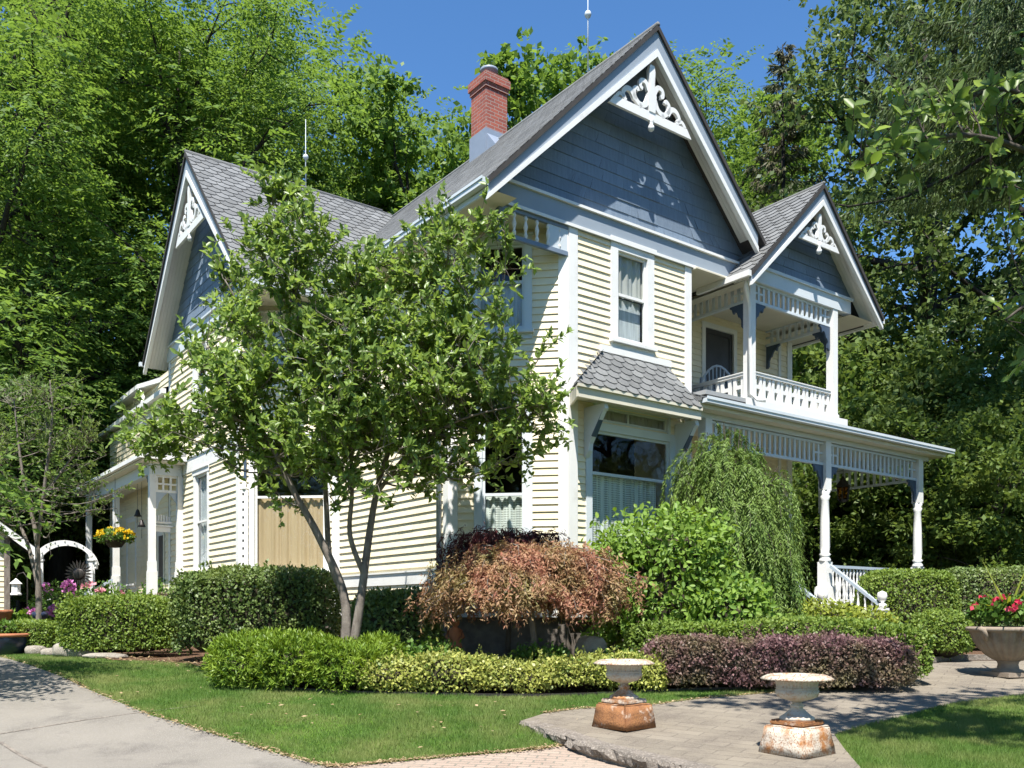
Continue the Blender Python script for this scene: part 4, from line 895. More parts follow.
def dome(name, label, cat, loc, Rx, Ry, zc, H, nb, per, hl, nleaf, ll, lw, mat, seed, bark='bark', lump=0.18, fr=1.5, fan=2, phi0=-0.15, twigr=0.006, spread=0.45, hang=0.6, jit=0.14, core=0.0, bot=0.05, tr=0.07, arc=0.12, side=0.8, f0=0.35, sq=2.0):
    """tree of arching branches with hanging shoots: every branch ends on a lumpy dome"""
    g = np.random.default_rng(seed); t = thing(name, label, cat, loc); lf = lumpf(seed); W2 = MB(); P = []; A = []; N = []
    W2.tube([(0, 0, 0), (0.05, 0.02, zc*0.5), (-0.03, 0, zc), (0.02, 0, zc+(H-zc)*0.8)], [tr, tr*0.8, tr*0.7, tr*0.25], 8)
    for i in range(nb):
        th = i*2.39996 + g.normal()*0.25; sp = phi0 + (1.0-phi0)*((i + g.random())/nb); sp = np.clip(sp, -0.3, 0.99); cp_ = math.sqrt(1-sp*sp)
        d = np.array([math.cos(th)*cp_, math.sin(th)*cp_, sp]); se = (cp_**sq + abs(sp)**sq)**(-1/sq); k = se* (0.78 + 0.27*g.random())*(1 + lump*float(lf(d[None]*1.8, fr)[0]))
        E = np.array([Rx*d[0]*k, Ry*d[1]*k, zc + (H-zc)*d[2]*k]); S = np.array([0, 0, zc + (H-zc)*max(0.0, sp)*0.55])
        c = curve_pts(S, E, arc*np.linalg.norm(E-S), 9); W2.tube(c[::2], list(np.linspace(0.022, 0.006, 5)), 4, cap=False)
        f = f0 + (1-f0)*g.random(per)**0.8; j = np.minimum(7, (f*8).astype(int)); b = c[j] + (c[j+1]-c[j])*(f*8-j)[:, None] + g.normal(size=(per, 3))*np.array([jit, jit, jit*0.35])
        out = nrm(np.array([math.cos(th), math.sin(th), 0.0])[None] + g.normal(size=(per, 3))*0.5); L = hl*(0.45 + 0.9*g.random(per))
        q = np.linspace(0, 1, nleaf)
        pts = b[:, None, :] + out[:, None, :]*(L[:, None]*0.45*np.sin(q*1.5)[None])[..., None]; pts[..., 2] -= L[:, None]*(q**1.6)[None]*0.9
        for m in range(min(per, 3)): W2.tube(pts[m][::max(1, nleaf//3)], twigr, 3, cap=False)
        n = per*nleaf; pf = pts.reshape(-1, 3); tg = np.gradient(pts, axis=1).reshape(-1, 3) if nleaf > 1 else np.zeros((n, 3)); tg = nrm(tg + 1e-6); of = np.repeat(out, nleaf, 0); sd = nrm(np.cross(tg, of + g.normal(size=(n, 3))*0.3) + 1e-6)
        for m in range(fan):
            s_ = side*(1 if m % 2 else -1)
            P.append(pf + g.normal(size=(n, 3))*0.012); A.append(nrm(tg*0.6 + sd*s_ + np.array([0, 0, -hang]) + of*0.25 + g.normal(size=(n, 3))*spread)); N.append(nrm(of*0.6 + np.array([0, 0, 0.7]) + g.normal(size=(n, 3))*0.5))
    P = np.concatenate(P); k = P[:, 2] > bot; P = P[k]; A = np.concatenate(A)[k]; N = np.concatenate(N)[k]; Ls = ll*(0.6 + 0.8*g.random(len(P)))
    link('foliage' if cat != 'tree' else 'crown', leaf_mesh('crown', P, A, N, Ls, Ls*lw/ll, 4), M[mat], t); W2.build('trunk', M[bark], t, fixn=False)
    return t
def in_poly(x, y, poly):
    c = np.zeros(len(x), bool); n = len(poly)
    for i in range(n):
        x0, y0 = poly[i]; x1, y1 = poly[(i+1) % n]
        if y0 == y1: continue
        c ^= ((y0 > y) != (y1 > y)) & (x < (x1-x0)*(y-y0)/(y1-y0) + x0)
    return c
GRID = 0.3
def sheet(name, poly, mats, off, f=None, kind='structure', thick=0.0, extra=None):
    """a flat piece of plan laid on the ground"""
    f = f or G
    bm = bmesh.new(); vs = [bm.verts.new((x, y, 0)) for x, y in poly]; bm.faces.new(vs)
    xs = [p[0] for p in poly]; ys = [p[1] for p in poly]
    for ax, lo, hi in ((0, min(xs), max(xs)), (1, min(ys), max(ys))):
        k = math.ceil(lo/GRID)
        while k*GRID < hi:
            co = (k*GRID, 0, 0) if ax == 0 else (0, k*GRID, 0); no = (1, 0, 0) if ax == 0 else (0, 1, 0)
            bmesh.ops.bisect_plane(bm, geom=bm.verts[:]+bm.edges[:]+bm.faces[:], plane_co=co, plane_no=no); k += 1
    if thick:
        r = bmesh.ops.extrude_face_region(bm, geom=bm.faces[:]); low = [v for v in r['geom'] if isinstance(v, bmesh.types.BMVert)]; S_ = set(low)
    for v in bm.verts: v.co.z = float(f(v.co.x, v.co.y)) + off - (thick if thick and v in S_ else 0)
    bmesh.ops.recalc_face_normals(bm, faces=bm.faces)
    me = bpy.data.meshes.new(name); bm.to_mesh(me); bm.free()
    o = bpy.data.objects.new(name, me); COL.objects.link(o)
    for m in (mats if isinstance(mats, list) else [mats]): me.materials.append(m)
    if not thick and len(me.polygons) and me.polygons[0].normal.z < 0: me.flip_normals()
    if kind: o['kind'] = kind
    return o
# ------------------------------------------------------------------ ground plan
M['soil'] = pmat('leaf_litter_soil', (0.055, 0.05, 0.028), (0.03, 0.04, 0.016), 1.2, 0.95, 0.5, 30, 0.1)
M['mulch'] = pmat('bark_mulch', (0.115, 0.065, 0.04), (0.05, 0.03, 0.02), 14, 0.95, 1.0, 45, 0.1, speck=(0.26, 0.17, 0.11), speck_scale=55)
M['turf'] = pmat('turf_base', (0.060, 0.125, 0.014), (0.085, 0.155, 0.02), 3, 0.95, 0.6, 60, 0.1, dirt=(0.11, 0.12, 0.03), dirt_scale=1.2, dirt_lo=0.55, dirt_hi=0.8)
M['conc'] = pmat('driveway_concrete', (0.215, 0.197, 0.168), (0.16, 0.147, 0.126), 0.7, 0.85, 0.25, 160, 0.25, dirt=(0.10, 0.09, 0.08), dirt_scale=1.6, dirt_lo=0.52, dirt_hi=0.74, speck=(0.28, 0.255, 0.23), speck_scale=120)
M['kerb'] = pmat('rough_kerb_concrete', (0.22, 0.19, 0.16), (0.11, 0.097, 0.083), 5, 0.95, 1.0, 22, 0.2, speck=(0.29, 0.255, 0.22), speck_scale=45)
def paver(name, c1, c2, mortar, bw, rh, ms, rot, dirt):
    m, nt, out = newmat(name)
    b = nt.nodes.new('ShaderNodeBsdfPrincipled'); b.inputs['Roughness'].default_value = 0.9; b.inputs['Specular IOR Level'].default_value = 0.2; nt.links.new(b.outputs[0], out.inputs[0])
    tc = nt.nodes.new('ShaderNodeTexCoord'); mp = nt.nodes.new('ShaderNodeMapping'); mp.inputs['Rotation'].default_value = (0, 0, rot); nt.links.new(tc.outputs['Object'], mp.inputs[0])
    br = nt.nodes.new('ShaderNodeTexBrick'); nt.links.new(mp.outputs[0], br.inputs['Vector']); br.inputs['Scale'].default_value = 1
    br.inputs['Brick Width'].default_value = bw; br.inputs['Row Height'].default_value = rh; br.inputs['Mortar Size'].default_value = ms; br.inputs['Mortar Smooth'].default_value = 0.3; br.inputs['Bias'].default_value = 0
    br.inputs['Color1'].default_value = c4(c1); br.inputs['Color2'].default_value = c4(c2); br.inputs['Mortar'].default_value = c4(mortar)
    f, _ = noise_fac(nt, 1.4, 9, 0.72, 0.44, 0.68); col = mixc(nt, f, br.outputs['Color'], dirt)
    f3, h3 = noise_fac(nt, 130, 2, 0.6, 0.5, 0.68); col = mixc(nt, f3, col, tuple(x*1.25 for x in c1)); nt.links.new(col, b.inputs['Base Color'])
    bp = nt.nodes.new('ShaderNodeBump'); bp.invert = True; bp.inputs['Strength'].default_value = 0.7; bp.inputs['Distance'].default_value = 0.008
    nt.links.new(br.outputs['Fac'], bp.inputs['Height'])
    bp2 = nt.nodes.new('ShaderNodeBump'); bp2.inputs['Strength'].default_value = 0.3; bp2.inputs['Distance'].default_value = 0.01; nt.links.new(h3, bp2.inputs['Height']); nt.links.new(bp.outputs[0], bp2.inputs['Normal']); nt.links.new(bp2.outputs[0], b.inputs['Normal'])
    return m
M['walk'] = paver('worn_stamped_walk', (0.215, 0.187, 0.148), (0.175, 0.152, 0.12), (0.13, 0.113, 0.092), 0.42, 0.21, 0.008, 0.55, (0.11, 0.093, 0.078))
M['brickpave'] = paver('brick_pavers', (0.33, 0.255, 0.205), (0.26, 0.20, 0.16), (0.14, 0.14, 0.115), 0.2, 0.1, 0.01, 0.2, (0.30, 0.25, 0.20))

# base terrain: one sheet to the horizon
xs = np.concatenate([[-500, -200, -90, -50], np.arange(-36, 36.1, 0.6), [50, 90, 200, 500]]); ys = np.concatenate([[-300, -80, -30, -8, 0], np.arange(3, 24.1, 0.3), np.arange(25, 60, 4), [90, 200, 600]])
XX, YY = np.meshgrid(xs, ys); ZZ = G(XX, YY) - 0.02
vs = np.stack([XX, YY, ZZ], -1).reshape(-1, 3); nx = len(xs)
mb = MB(); mb.add([tuple(v) for v in vs], [(j*nx+i, j*nx+i+1, (j+1)*nx+i+1, (j+1)*nx+i) for j in range(len(ys)-1) for i in range(nx-1)], 0, True)
o = mb.build('ground', M['soil'], fixn=False); o['kind'] = 'structure'

P_ = lambda L, f=None: [gp(x, y, f) for x, y in L]
drive_edge = [(0, 657), (60, 676), (90, 690), (150, 715), (220, 736), (280, 754), (330, 767)]
lawn_low = [(375, 764), (440, 758), (500, 753), (545, 749), (574, 743)]
walk_tip = [(556, 733), (520, 722)]
walk_far = [(545, 714), (580, 709.5), (640, 707), (700, 699.5), (760, 694.5), (830, 691), (858, 689)]
walk_far2 = [(885, 682), (905, 673), (930, 664.5), (960, 661.5)]
bed_edge = [(858, 688.4), (800, 690), (700, 691), (650, 692), (560, 697), (500, 697.5), (430, 696), (365, 691), (300, 691), (250, 684), (228, 676), (190, 664), (120, 660.5), (60, 656.5), (0, 652)]
drv = P_(drive_edge); driveway = [(-16.5, 21.5)] + drv + [(-1.45, 7.0), (-1.2, 5.2), (-1.0, 3.2), (-8.0, 3.2), (-7.4, 9.0), (-8.0, 12.0), (-11.5, 15.5), (-21, 21.5)]
sheet('driveway', driveway, M['conc'], 0.0)
def groove(a, b, w=0.018):
    d = Vector((b[0]-a[0], b[1]-a[1], 0)).normalized(); n = Vector((-d.y, d.x, 0))*w
    L = math.dist(a, b); k = max(2, int(L/0.6)); mb = MB()
    for i in range(k):
        p = Vector((a[0], a[1], 0)).lerp(Vector((b[0], b[1], 0)), i/k); q = Vector((a[0], a[1], 0)).lerp(Vector((b[0], b[1], 0)), (i+1)/k)
        mb.quad(*[(v.x, v.y, float(G(v.x, v.y)) + 0.0045) for v in (p-n, q-n, q+n, p+n)])
    o = mb.build('driveway_joint', M['kerb'], fixn=False); o['kind'] = 'structure'
groove(gp(-60, 744), gp(196, 706)); groove(gp(0, 742), gp(46, 768))
apron = P_([(330, 767)] + lawn_low) + P_([(590, 747), (640, 759), (690, 770)]) + [(1.75, 7.0), (1.9, 5.0), (-1.0, 3.4), (-1.2, 5.2), (-1.45, 7.0)]
sheet('brick_apron', apron, M['brickpave'], 0.002)
lawnL = P_(drive_edge + lawn_low) + P_(walk_tip + walk_far, rise) + P_(bed_edge)
sheet('lawn', lawnL, M['turf'], -0.004)
walk = P_([(520, 722)] + walk_far + walk_far2 + [(1024, 661.5), (1120, 662)], rise) + P_([(1130, 688), (1070, 692), (1024, 694.5), (992, 698), (940, 706), (898, 718), (860, 727), (834, 735), (843, 748), (860, 768)], rise) + [(2.75, 6.9), (2.5, 5.6), (1.95, 5.9), (1.72, 6.9)] + P_([(690, 768), (640, 757), (590, 745), (555, 733)], rise)
o = sheet('walkway', walk, [M['walk']], 0.012, rise, thick=0.2)
# broken concrete kerb along the front of the walk
kp = P_([(522, 722.5), (556, 733.5), (590, 745.5), (640, 757.5), (690, 769)], rise) + [(1.74, 6.9), (1.97, 5.9)]
mb = MB(); g = np.random.default_rng(5)
KP = catmull([(x, y) for x, y in kp], 14); rows = []
for i, (x, y) in enumerate(KP):
    a = KP[max(i-1, 0)]; b = KP[min(i+1, len(KP)-1)]; dx, dy = b[0]-a[0], b[1]-a[1]; l = math.hypot(dx, dy); n = (dy/l, -dx/l)
    n = (-n[0], -n[1]) if n[0] > 0 else n
    z = float(rise(y)); r = lambda s: g.normal()*s
    rows.append([(x - n[0]*0.20, y - n[1]*0.20, z+0.018+r(.002)), (x + n[0]*(0.015+r(.006)), y + n[1]*0.015, z+0.016+r(.004)), (x + n[0]*(0.035+r(.016)), y + n[1]*(0.035+r(.01)), z-0.015+r(.01)), (x + n[0]*(0.025+r(.02)), y + n[1]*0.025, z-0.07+r(.012)), (x + n[0]*(-0.03+r(.03)), y - n[1]*0.03, z-0.11), (x, y, z-0.22)])
m_ = len(rows[0]); vs = [p for r in rows for p in r]
mb.add(vs, [(i*m_+k, (i+1)*m_+k, (i+1)*m_+k+1, i*m_+k+1) for i in range(len(rows)-1) for k in range(m_-1)])
o = mb.build('kerb', M['kerb'], fixn=False); o['kind'] = 'structure'
sheet('lawn', [(-8.02, 3.2), (-7.42, 9.0), (-8.02, 12.0), (-11.52, 15.5), (-21, 21.45), (-30, 20), (-30, 3.2)], M['turf'], 0.0)
lawnR = P_([(836, 735), (860, 727.5), (898, 718.5), (940, 706.5), (992, 698.5), (1024, 695), (1070, 692.5), (1130, 688.5)], rise) + [(14, 11.5), (14, 4), (2.6, 4), (2.52, 5.6), (2.77, 6.9)] + P_([(861, 768), (844, 748)], rise)
sheet('lawn', lawnR, M['turf'], -0.004, rise)
bed = P_(bed_edge[::-1]) + P_([(885, 681.5), (905, 672.5), (930, 664)], rise) + [(9.0, 17.5), (9.0, 22), (-20, 24), (-20, 19.5)]
sheet('planting_bed', bed, M['mulch'], 0.004)
bed2 = P_([(930, 663.5), (960, 660.8), (1024, 660.8), (1120, 661)], rise) + [(14, 18), (14, 24), (9.05, 24), (9.05, 17.5)]
sheet('planting_bed', bed2, M['mulch'], 0.006)
def edging(name, label, pts, f, mat, w, h):
    mb = MB(); Q = catmull([(x, y) for x, y in pts], 8)
    for (a, b) in zip(Q[:-1], Q[1:]): mb.bar((a[0], a[1], float(f(*a)) + h/2 - 0.02), (b[0], b[1], float(f(*b)) + h/2 - 0.02), w, h)
    o = mb.build(name, mat); tag(o, label, 'edging'); return o
edging('bed_edging', 'thin grey metal edging strip between the curved lawn and the planting bed', P_([(858, 688), (700, 690.6), (560, 696.4), (430, 695.4), (300, 690.4), (232, 677)]), G, M['iron'], 0.012, 0.06)
edging('stone_edging', 'low stone kerb along the far side of the walk behind the big planter', P_([(928, 663), (960, 660.4), (1024, 660.4), (1120, 660.6)], rise), rise, M['kerb'], 0.14, 0.12)

# grass blades
def grass(name, label, poly, n, f, far=18.0, hole=None):
    x0, x1 = min(p[0] for p in poly), max(p[0] for p in poly); y0, y1 = max(5.5, min(p[1] for p in poly)), max(p[1] for p in poly)
    g = np.random.default_rng(len(poly)); k = n*8
    x = g.uniform(x0, x1, k); y = g.uniform(y0, y1, k); keep = (np.abs(x) < 0.62*y + 0.6) & in_poly(x, y, poly) & (g.random(k) < np.clip((8.5/y)**1.6, 0, 1))
    x = x[keep][:n]; y = y[keep][:n]; m = len(x); z = f(x, y) - 0.01
    lf = lumpf(3); v = lf(np.stack([x, y, 0*x], 1), 1.3); v2 = lf(np.stack([x, y, 0*x], 1), 5.0)
    A = nrm(np.stack([g.normal(size=m)*0.42 + 0.15*v2, g.normal(size=m)*0.42, np.ones(m)], 1)); L = (0.055 + 0.014*v + 0.01*v2)*(0.6 + 0.7*g.random(m)); W = 0.0055*(y/8.0)**0.9*(0.7 + 0.6*g.random(m))
    P = np.stack([x, y, z], 1); N = np.stack([g.normal(size=m)*0.4, -np.ones(m), 0.3*np.ones(m)], 1)
    o = link(name, leaf_mesh(name, P, A, N, L, W, 3), M['grass']); tag(o, label, 'grass', kind='stuff')
grass('grass', 'short mown green grass of the lawn between driveway and planting bed', lawnL, 150000, G)
grass('grass', 'short mown green grass of the lawn right of the urns', lawnR, 90000, rise)
# dead leaves and grass clippings
def litter(name, label, pts, n, ll, mat, spread, f=G, zo=0.02):
    g = np.random.default_rng(n); Q = np.array(catmull([tuple(p) for p in pts], 12)); i = g.integers(0, len(Q), n); p = Q[i] + g.normal(size=(n, 2))*spread
    z = f(p[:, 0], p[:, 1]) + zo; A = nrm(np.stack([g.normal(size=n), g.normal(size=n), 0.15*g.random(n)], 1)); N = nrm(np.stack([g.normal(size=n)*0.3, g.normal(size=n)*0.3, np.ones(n)], 1))
    L = ll*(0.5+g.random(n)); o = link(name, leaf_mesh(name, np.column_stack([p, z]), A, N, L, L*0.45, 4), mat); tag(o, label, 'litter', kind='stuff')
M['lf_dry'] = leafmat('dry_leaf', (0.28, 0.19, 0.10), (0.46, 0.36, 0.22), None, 0.15)
litter('dry_grass', 'dry straw coloured grass clippings along the driveway edge', drv + P_(lawn_low), 2600, 0.035, M['lf_dry'], 0.035)
litter('dry_grass', 'dry straw coloured grass clippings along the walk edge', P_(walk_far, rise), 1200, 0.035, M['lf_dry'], 0.03, rise)
litter('fallen_leaves', 'brown fallen leaves in the mulch by the left hedge', P_([(70, 654), (140, 660), (220, 668), (250, 678)]), 500, 0.07, M['lf_dry'], 0.25)

litter('fallen_leaves', 'a few pale fallen leaves lying on the lawn and the driveway', P_([(60, 690), (180, 690), (330, 715), (450, 725), (560, 706), (430, 740), (250, 710)]), 60, 0.06, M['lf_dry'], 0.5, G, 0.05)
# ------------------------------------------------------------------ urns, planter, pots
M['rust'] = pmat('rusty_white_paint', (0.55, 0.49, 0.41), (0.48, 0.41, 0.33), 6, 0.75, 0.4, 40, 0.3, dirt=(0.34, 0.145, 0.045), dirt_scale=5.5, dirt_lo=0.47, dirt_hi=0.60, speck=(0.22, 0.10, 0.05), speck_scale=75)
M['rust2'] = pmat('orange_rust', (0.33, 0.155, 0.062), (0.22, 0.10, 0.045), 7, 0.85, 0.5, 50, 0.2, dirt=(0.55, 0.48, 0.40), dirt_scale=4.5, dirt_lo=0.55, dirt_hi=0.66, speck=(0.16, 0.075, 0.045), speck_scale=70)
M['rust3'] = pmat('brown_rust', (0.13, 0.075, 0.055), (0.08, 0.05, 0.04), 8, 0.85, 0.4, 50, 0.2, dirt=(0.32, 0.15, 0.06), dirt_scale=9, dirt_lo=0.55, dirt_hi=0.7)
M['rimrust'] = pmat('rusty_cream_rim', (0.52, 0.47, 0.39), (0.42, 0.36, 0.28), 8, 0.75, 0.4, 40, 0.3, dirt=(0.30, 0.16, 0.08), dirt_scale=9, dirt_lo=0.50, dirt_hi=0.64, speck=(0.16, 0.09, 0.06), speck_scale=60)
def urn(name, label, px, py, s, rz, mats):
    x, y = gp(px, py, rise); t = thing(name, label, 'urn', (x, y, float(rise(y)) + 0.013), rz, 'cast iron urns on the walk'); t.scale = (s,)*3
    mb = MB(); a, b, h, bv = 0.255, 0.215, 0.26, 0.03
    bm = bmesh.new()
    q = [(-a,-a,0),(a,-a,0),(a,a,0),(-a,a,0),(-b,-b,h),(b,-b,h),(b,b,h),(-b,b,h)]; V = [bm.verts.new(p) for p in q]
    for f_ in ((0,3,2,1),(4,5,6,7),(0,1,5,4),(1,2,6,5),(2,3,7,6),(3,0,4,7)): bm.faces.new([V[i] for i in f_])
    bmesh.ops.bevel(bm, geom=[e for e in bm.edges if max(v.co.z for v in e.verts) > 0.1], offset=0.016, segments=2, affect='EDGES')
    bmesh.ops.subdivide_edges(bm, edges=bm.edges[:], cuts=2, use_grid_fill=True)
    g = np.random.default_rng(int(px))
    for v in bm.verts: v.co += Vector(tuple(g.normal(size=3)*0.0025))
    me = bpy.data.meshes.new('pedestal'); bm.to_mesh(me); bm.free(); me.materials.append(mats[0]); me.shade_smooth()
    o = bpy.data.objects.new('pedestal', me); COL.objects.link(o); o.parent = t
    mb = MB(); bm = bmesh.new(); bmesh.ops.create_cube(bm, size=1); bmesh.ops.scale(bm, verts=bm.verts, vec=(0.36, 0.36, 0.05)); bmesh.ops.translate(bm, verts=bm.verts, vec=(0, 0, h+0.025)); bmesh.ops.bevel(bm, geom=bm.edges[:], offset=0.014, segments=2, affect='EDGES')
    me = bpy.data.meshes.new('plinth'); bm.to_mesh(me); bm.free(); me.materials.append(mats[2]); o = bpy.data.objects.new('plinth', me); COL.objects.link(o); o.parent = t
    z0 = h + 0.05; mb = MB()
    mb.lathe([(0.0, 0), (0.16, 0.0), (0.155, 0.025), (0.12, 0.045), (0.075, 0.085), (0.05, 0.11), (0.062, 0.12), (0.062, 0.135), (0.045, 0.145), (0.045, 0.165)], (0, 0, z0), 28, mod=lambda i, an: 1 + (0.02*math.cos(an*14) if 1 < i < 6 else 0)); mb.build('stem', mats[1], t)
    mb = MB()
    prof = [(0.046, 0.166), (0.075, 0.178), (0.13, 0.195), (0.175, 0.22), (0.196, 0.25), (0.198, 0.275), (0.184, 0.285), (0.192, 0.292), (0.19, 0.30), (0.182, 0.305), (0.187, 0.34), (0.20, 0.375), (0.225, 0.392), (0.275, 0.388), (0.312, 0.376), (0.318, 0.384), (0.30, 0.402), (0.265, 0.418), (0.225, 0.42), (0.19, 0.39), (0.175, 0.33), (0.12, 0.27), (0.0, 0.255)]
    def md(i, an):
        if 9 <= i <= 11: return 1 + 0.03*math.cos(an*36)
        if 13 <= i <= 16: return 1 + 0.05*abs(math.cos(an*20))
        if 1 <= i <= 3: return 1 + 0.07*abs(math.cos(an*9))
        return 1
    mb.lathe(prof[:13] , (0, 0, z0), 160, mod=md); mb.build('bowl', mats[3], t)
    mb = MB(); mb.lathe(prof[12:], (0, 0, z0), 160, mod=lambda i, an: 1 + (0.05*abs(math.cos(an*20)) if 1 <= i <= 3 else 0)); mb.build('rim', M['rimrust'], t)
    mb = MB(); mb.lathe([(0.0, 0), (0.178, 0.0), (0.0, 0.02)], (0, 0, z0+0.345), 20); mb.build('soil', M['soil'], t)
    return t
M['urnw'] = pmat('weathered_white_iron', (0.52, 0.485, 0.42), (0.42, 0.39, 0.335), 5, 0.65, 0.25, 50, 0.35, dirt=(0.34, 0.17, 0.075), dirt_scale=6, dirt_lo=0.56, dirt_hi=0.68, speck=(0.40, 0.30, 0.22), speck_scale=70)
urn('garden_urn', 'empty white cast iron urn on an orange pedestal, farther of the two', 624, 728, 1.0, math.radians(40), (M['rust2'], M['rust'], M['rust'], M['urnw']))
urn('garden_urn', 'empty white cast iron urn on a rusty white pedestal, the nearer of the two', 797, 754, 1.0, math.radians(38), (M['rust'], M['urnw'], M['rust2'], M['urnw']))
M['caststone'] = pmat('cast_stone', (0.30, 0.245, 0.19), (0.21, 0.17, 0.135), 6, 0.85, 0.3, 60, 0.25, dirt=(0.13, 0.105, 0.08), dirt_scale=4, dirt_lo=0.56, dirt_hi=0.8)
x, y = gp(1008, 677, rise); t = thing('stone_planter', 'large fluted cast stone planter bowl with a draped swag, standing on the walk', 'planter', (x, y, float(rise(y))+0.013), 0.3); t.scale = (0.90,)*3
mb = MB(); q = 0.29; mb.box(-q, q, -q, q, 0, 0.075); mb.build('base', M['caststone'], t)
mb = MB()
mb.lathe([(0.0, 0.076), (0.25, 0.078), (0.24, 0.10), (0.17, 0.13), (0.155, 0.2), (0.165, 0.24), (0.19, 0.26)], (0, 0, 0), 30); mb.build('stem', M['caststone'], t)
mb = MB(); mb.lathe([(0.19, 0.262), (0.24, 0.29), (0.34, 0.36), (0.44, 0.47), (0.52, 0.60), (0.565, 0.73), (0.585, 0.76), (0.64, 0.77), (0.65, 0.80), (0.63, 0.835), (0.57, 0.84), (0.53, 0.78), (0.0, 0.74)], (0, 0, 0), 144, mod=lambda i, an: 1 + (0.085*abs(math.sin(an*12)) - 0.05 if 1 <= i <= 5 else 0)); mb.build('bowl', M['caststone'], t)
for an in (3.3, 4.3, 5.4):
    mb = MB(); c = lambda r, z, da: (r*math.cos(an+da), r*math.sin(an+da), z)
    mb.tube([c(0.62, 0.79, -0.12), c(0.655, 0.80, -0.03), c(0.66, 0.79, 0.03), c(0.61, 0.70, 0.06), c(0.575, 0.6, 0.04)], [0.03, 0.05, 0.05, 0.04, 0.015], 8); mb.tube([c(0.655, 0.8, 0.0), c(0.62, 0.72, -0.03), c(0.58, 0.62, -0.04)], [0.04, 0.035, 0.01], 8); mb.build('swag', M['caststone'], t)
ptop = (x, y, float(rise(y)) + 0.76)
def clump(name, label, cat, loc, half, n, ll, lw, mat, fl=None, nfl=0, fls=0.05, seed=1, group=None, fcl=9, up=0.35, flname='flower', shape=4):
    t = shrub(name, label, cat, loc, half, n, ll, lw, mat, seed, 2.0, 0.12*min(half), 4.0/max(half), group=group, up=up, core=0.6, depth=0.5, shape=shape)
    if fl:
        c, nm, lf = shell(seed+7, tuple(h*1.05 for h in half), nfl, 2.0, 0.08*min(half), 3.0, -0.1, 0.1); c[:, 2] += half[2]
        g = np.random.default_rng(seed)
        for q in range(nfl):
            m = fcl; P = c[q] + rdir(m, 0.3, g)*fls*0.35; me = leaf_mesh(flname, P, rdir(m, 0.5, g), rdir(m, 0.2, g), min(fls*0.8, 0.09), min(fls*0.7, 0.08), 4); link(flname, me, M[fl], t)
    return t
clump('geranium', 'red geraniums in leaf filling the stone planter on the walk', 'flowers', ptop, (0.52, 0.52, 0.22), 1700, 0.085, 0.06, 'lf_gen', 'fl_red', 14, 0.10, 3)
t = thing('spike_plant', 'spiky narrow leaved plant rising from the stone planter', 'plant', (x, y, ptop[2]))
g = np.random.default_rng(9)
for i in range(22):
    a = i*2.4; le = 0.6 + 0.45*g.random(); tilt = 0.25 + 0.8*g.random(); mb = MB(); vs = []
    for k in range(6):
        s = k/5; r = le*s*math.sin(tilt)*(1+0.25*s); z = 0.15 + le*s*math.cos(tilt*(1+0.45*s)); w_ = 0.034*(1-s)**0.7 + 0.001
        vs += [(r*math.cos(a) - w_*math.sin(a), r*math.sin(a) + w_*math.cos(a), z), (r*math.cos(a) + w_*math.sin(a), r*math.sin(a) - w_*math.cos(a), z)]
    mb.add(vs, [(2*k, 2*k+1, 2*k+3, 2*k+2) for k in range(5)]); mb.build('leaf', M['lf_gold'], t, fixn=False)
M['bluepot'] = pmat('blue_glaze', (0.03, 0.04, 0.09), (0.02, 0.028, 0.06), 3, 0.3, 0.05, 20, 0.6)
M['terra'] = pmat('terracotta', (0.42, 0.17, 0.09), (0.32, 0.13, 0.07), 4, 0.85, 0.2, 40, 0.2)
x, y = PX(4, 17.6), 17.6; t = thing('flower_pot', 'wide dark blue glazed pot with a terracotta rim beside the driveway', 'pot', (x, y, float(G(x, y))))
mb = MB(); mb.lathe([(0.0, 0), (0.36, 0.0), (0.42, 0.2), (0.46, 0.38), (0.44, 0.40), (0.38, 0.36), (0.0, 0.34)], (0, 0, 0), 30); mb.build('body', M['bluepot'], t)
mb = MB(); mb.lathe([(0.465, 0.36), (0.50, 0.37), (0.50, 0.42), (0.44, 0.43), (0.42, 0.40)], (0, 0, 0), 30); mb.build('rim', M['terra'], t)
clump('potted_plant', 'small green plant growing in the dark blue pot', 'plant', (x, y, float(G(x, y))+0.34), (0.3, 0.3, 0.16), 500, 0.08, 0.04, 'lf_gen', seed=21)
x2, y2 = PX(3, 18.8), 18.8; t = thing('flower_pot', 'plain terracotta pot on a stone block behind the blue pot', 'pot', (x2, y2, float(G(x2, y2))))
mb = MB(); mb.box(-0.2, 0.2, -0.2, 0.2, 0, 0.5); mb.build('block', M['stone'], t)
mb = MB(); mb.lathe([(0.0, 0.5), (0.12, 0.5), (0.17, 0.82), (0.2, 0.83), (0.2, 0.9), (0.16, 0.9), (0.0, 0.86)], (0, 0, 0), 20); mb.build('body', M['terra'], t)

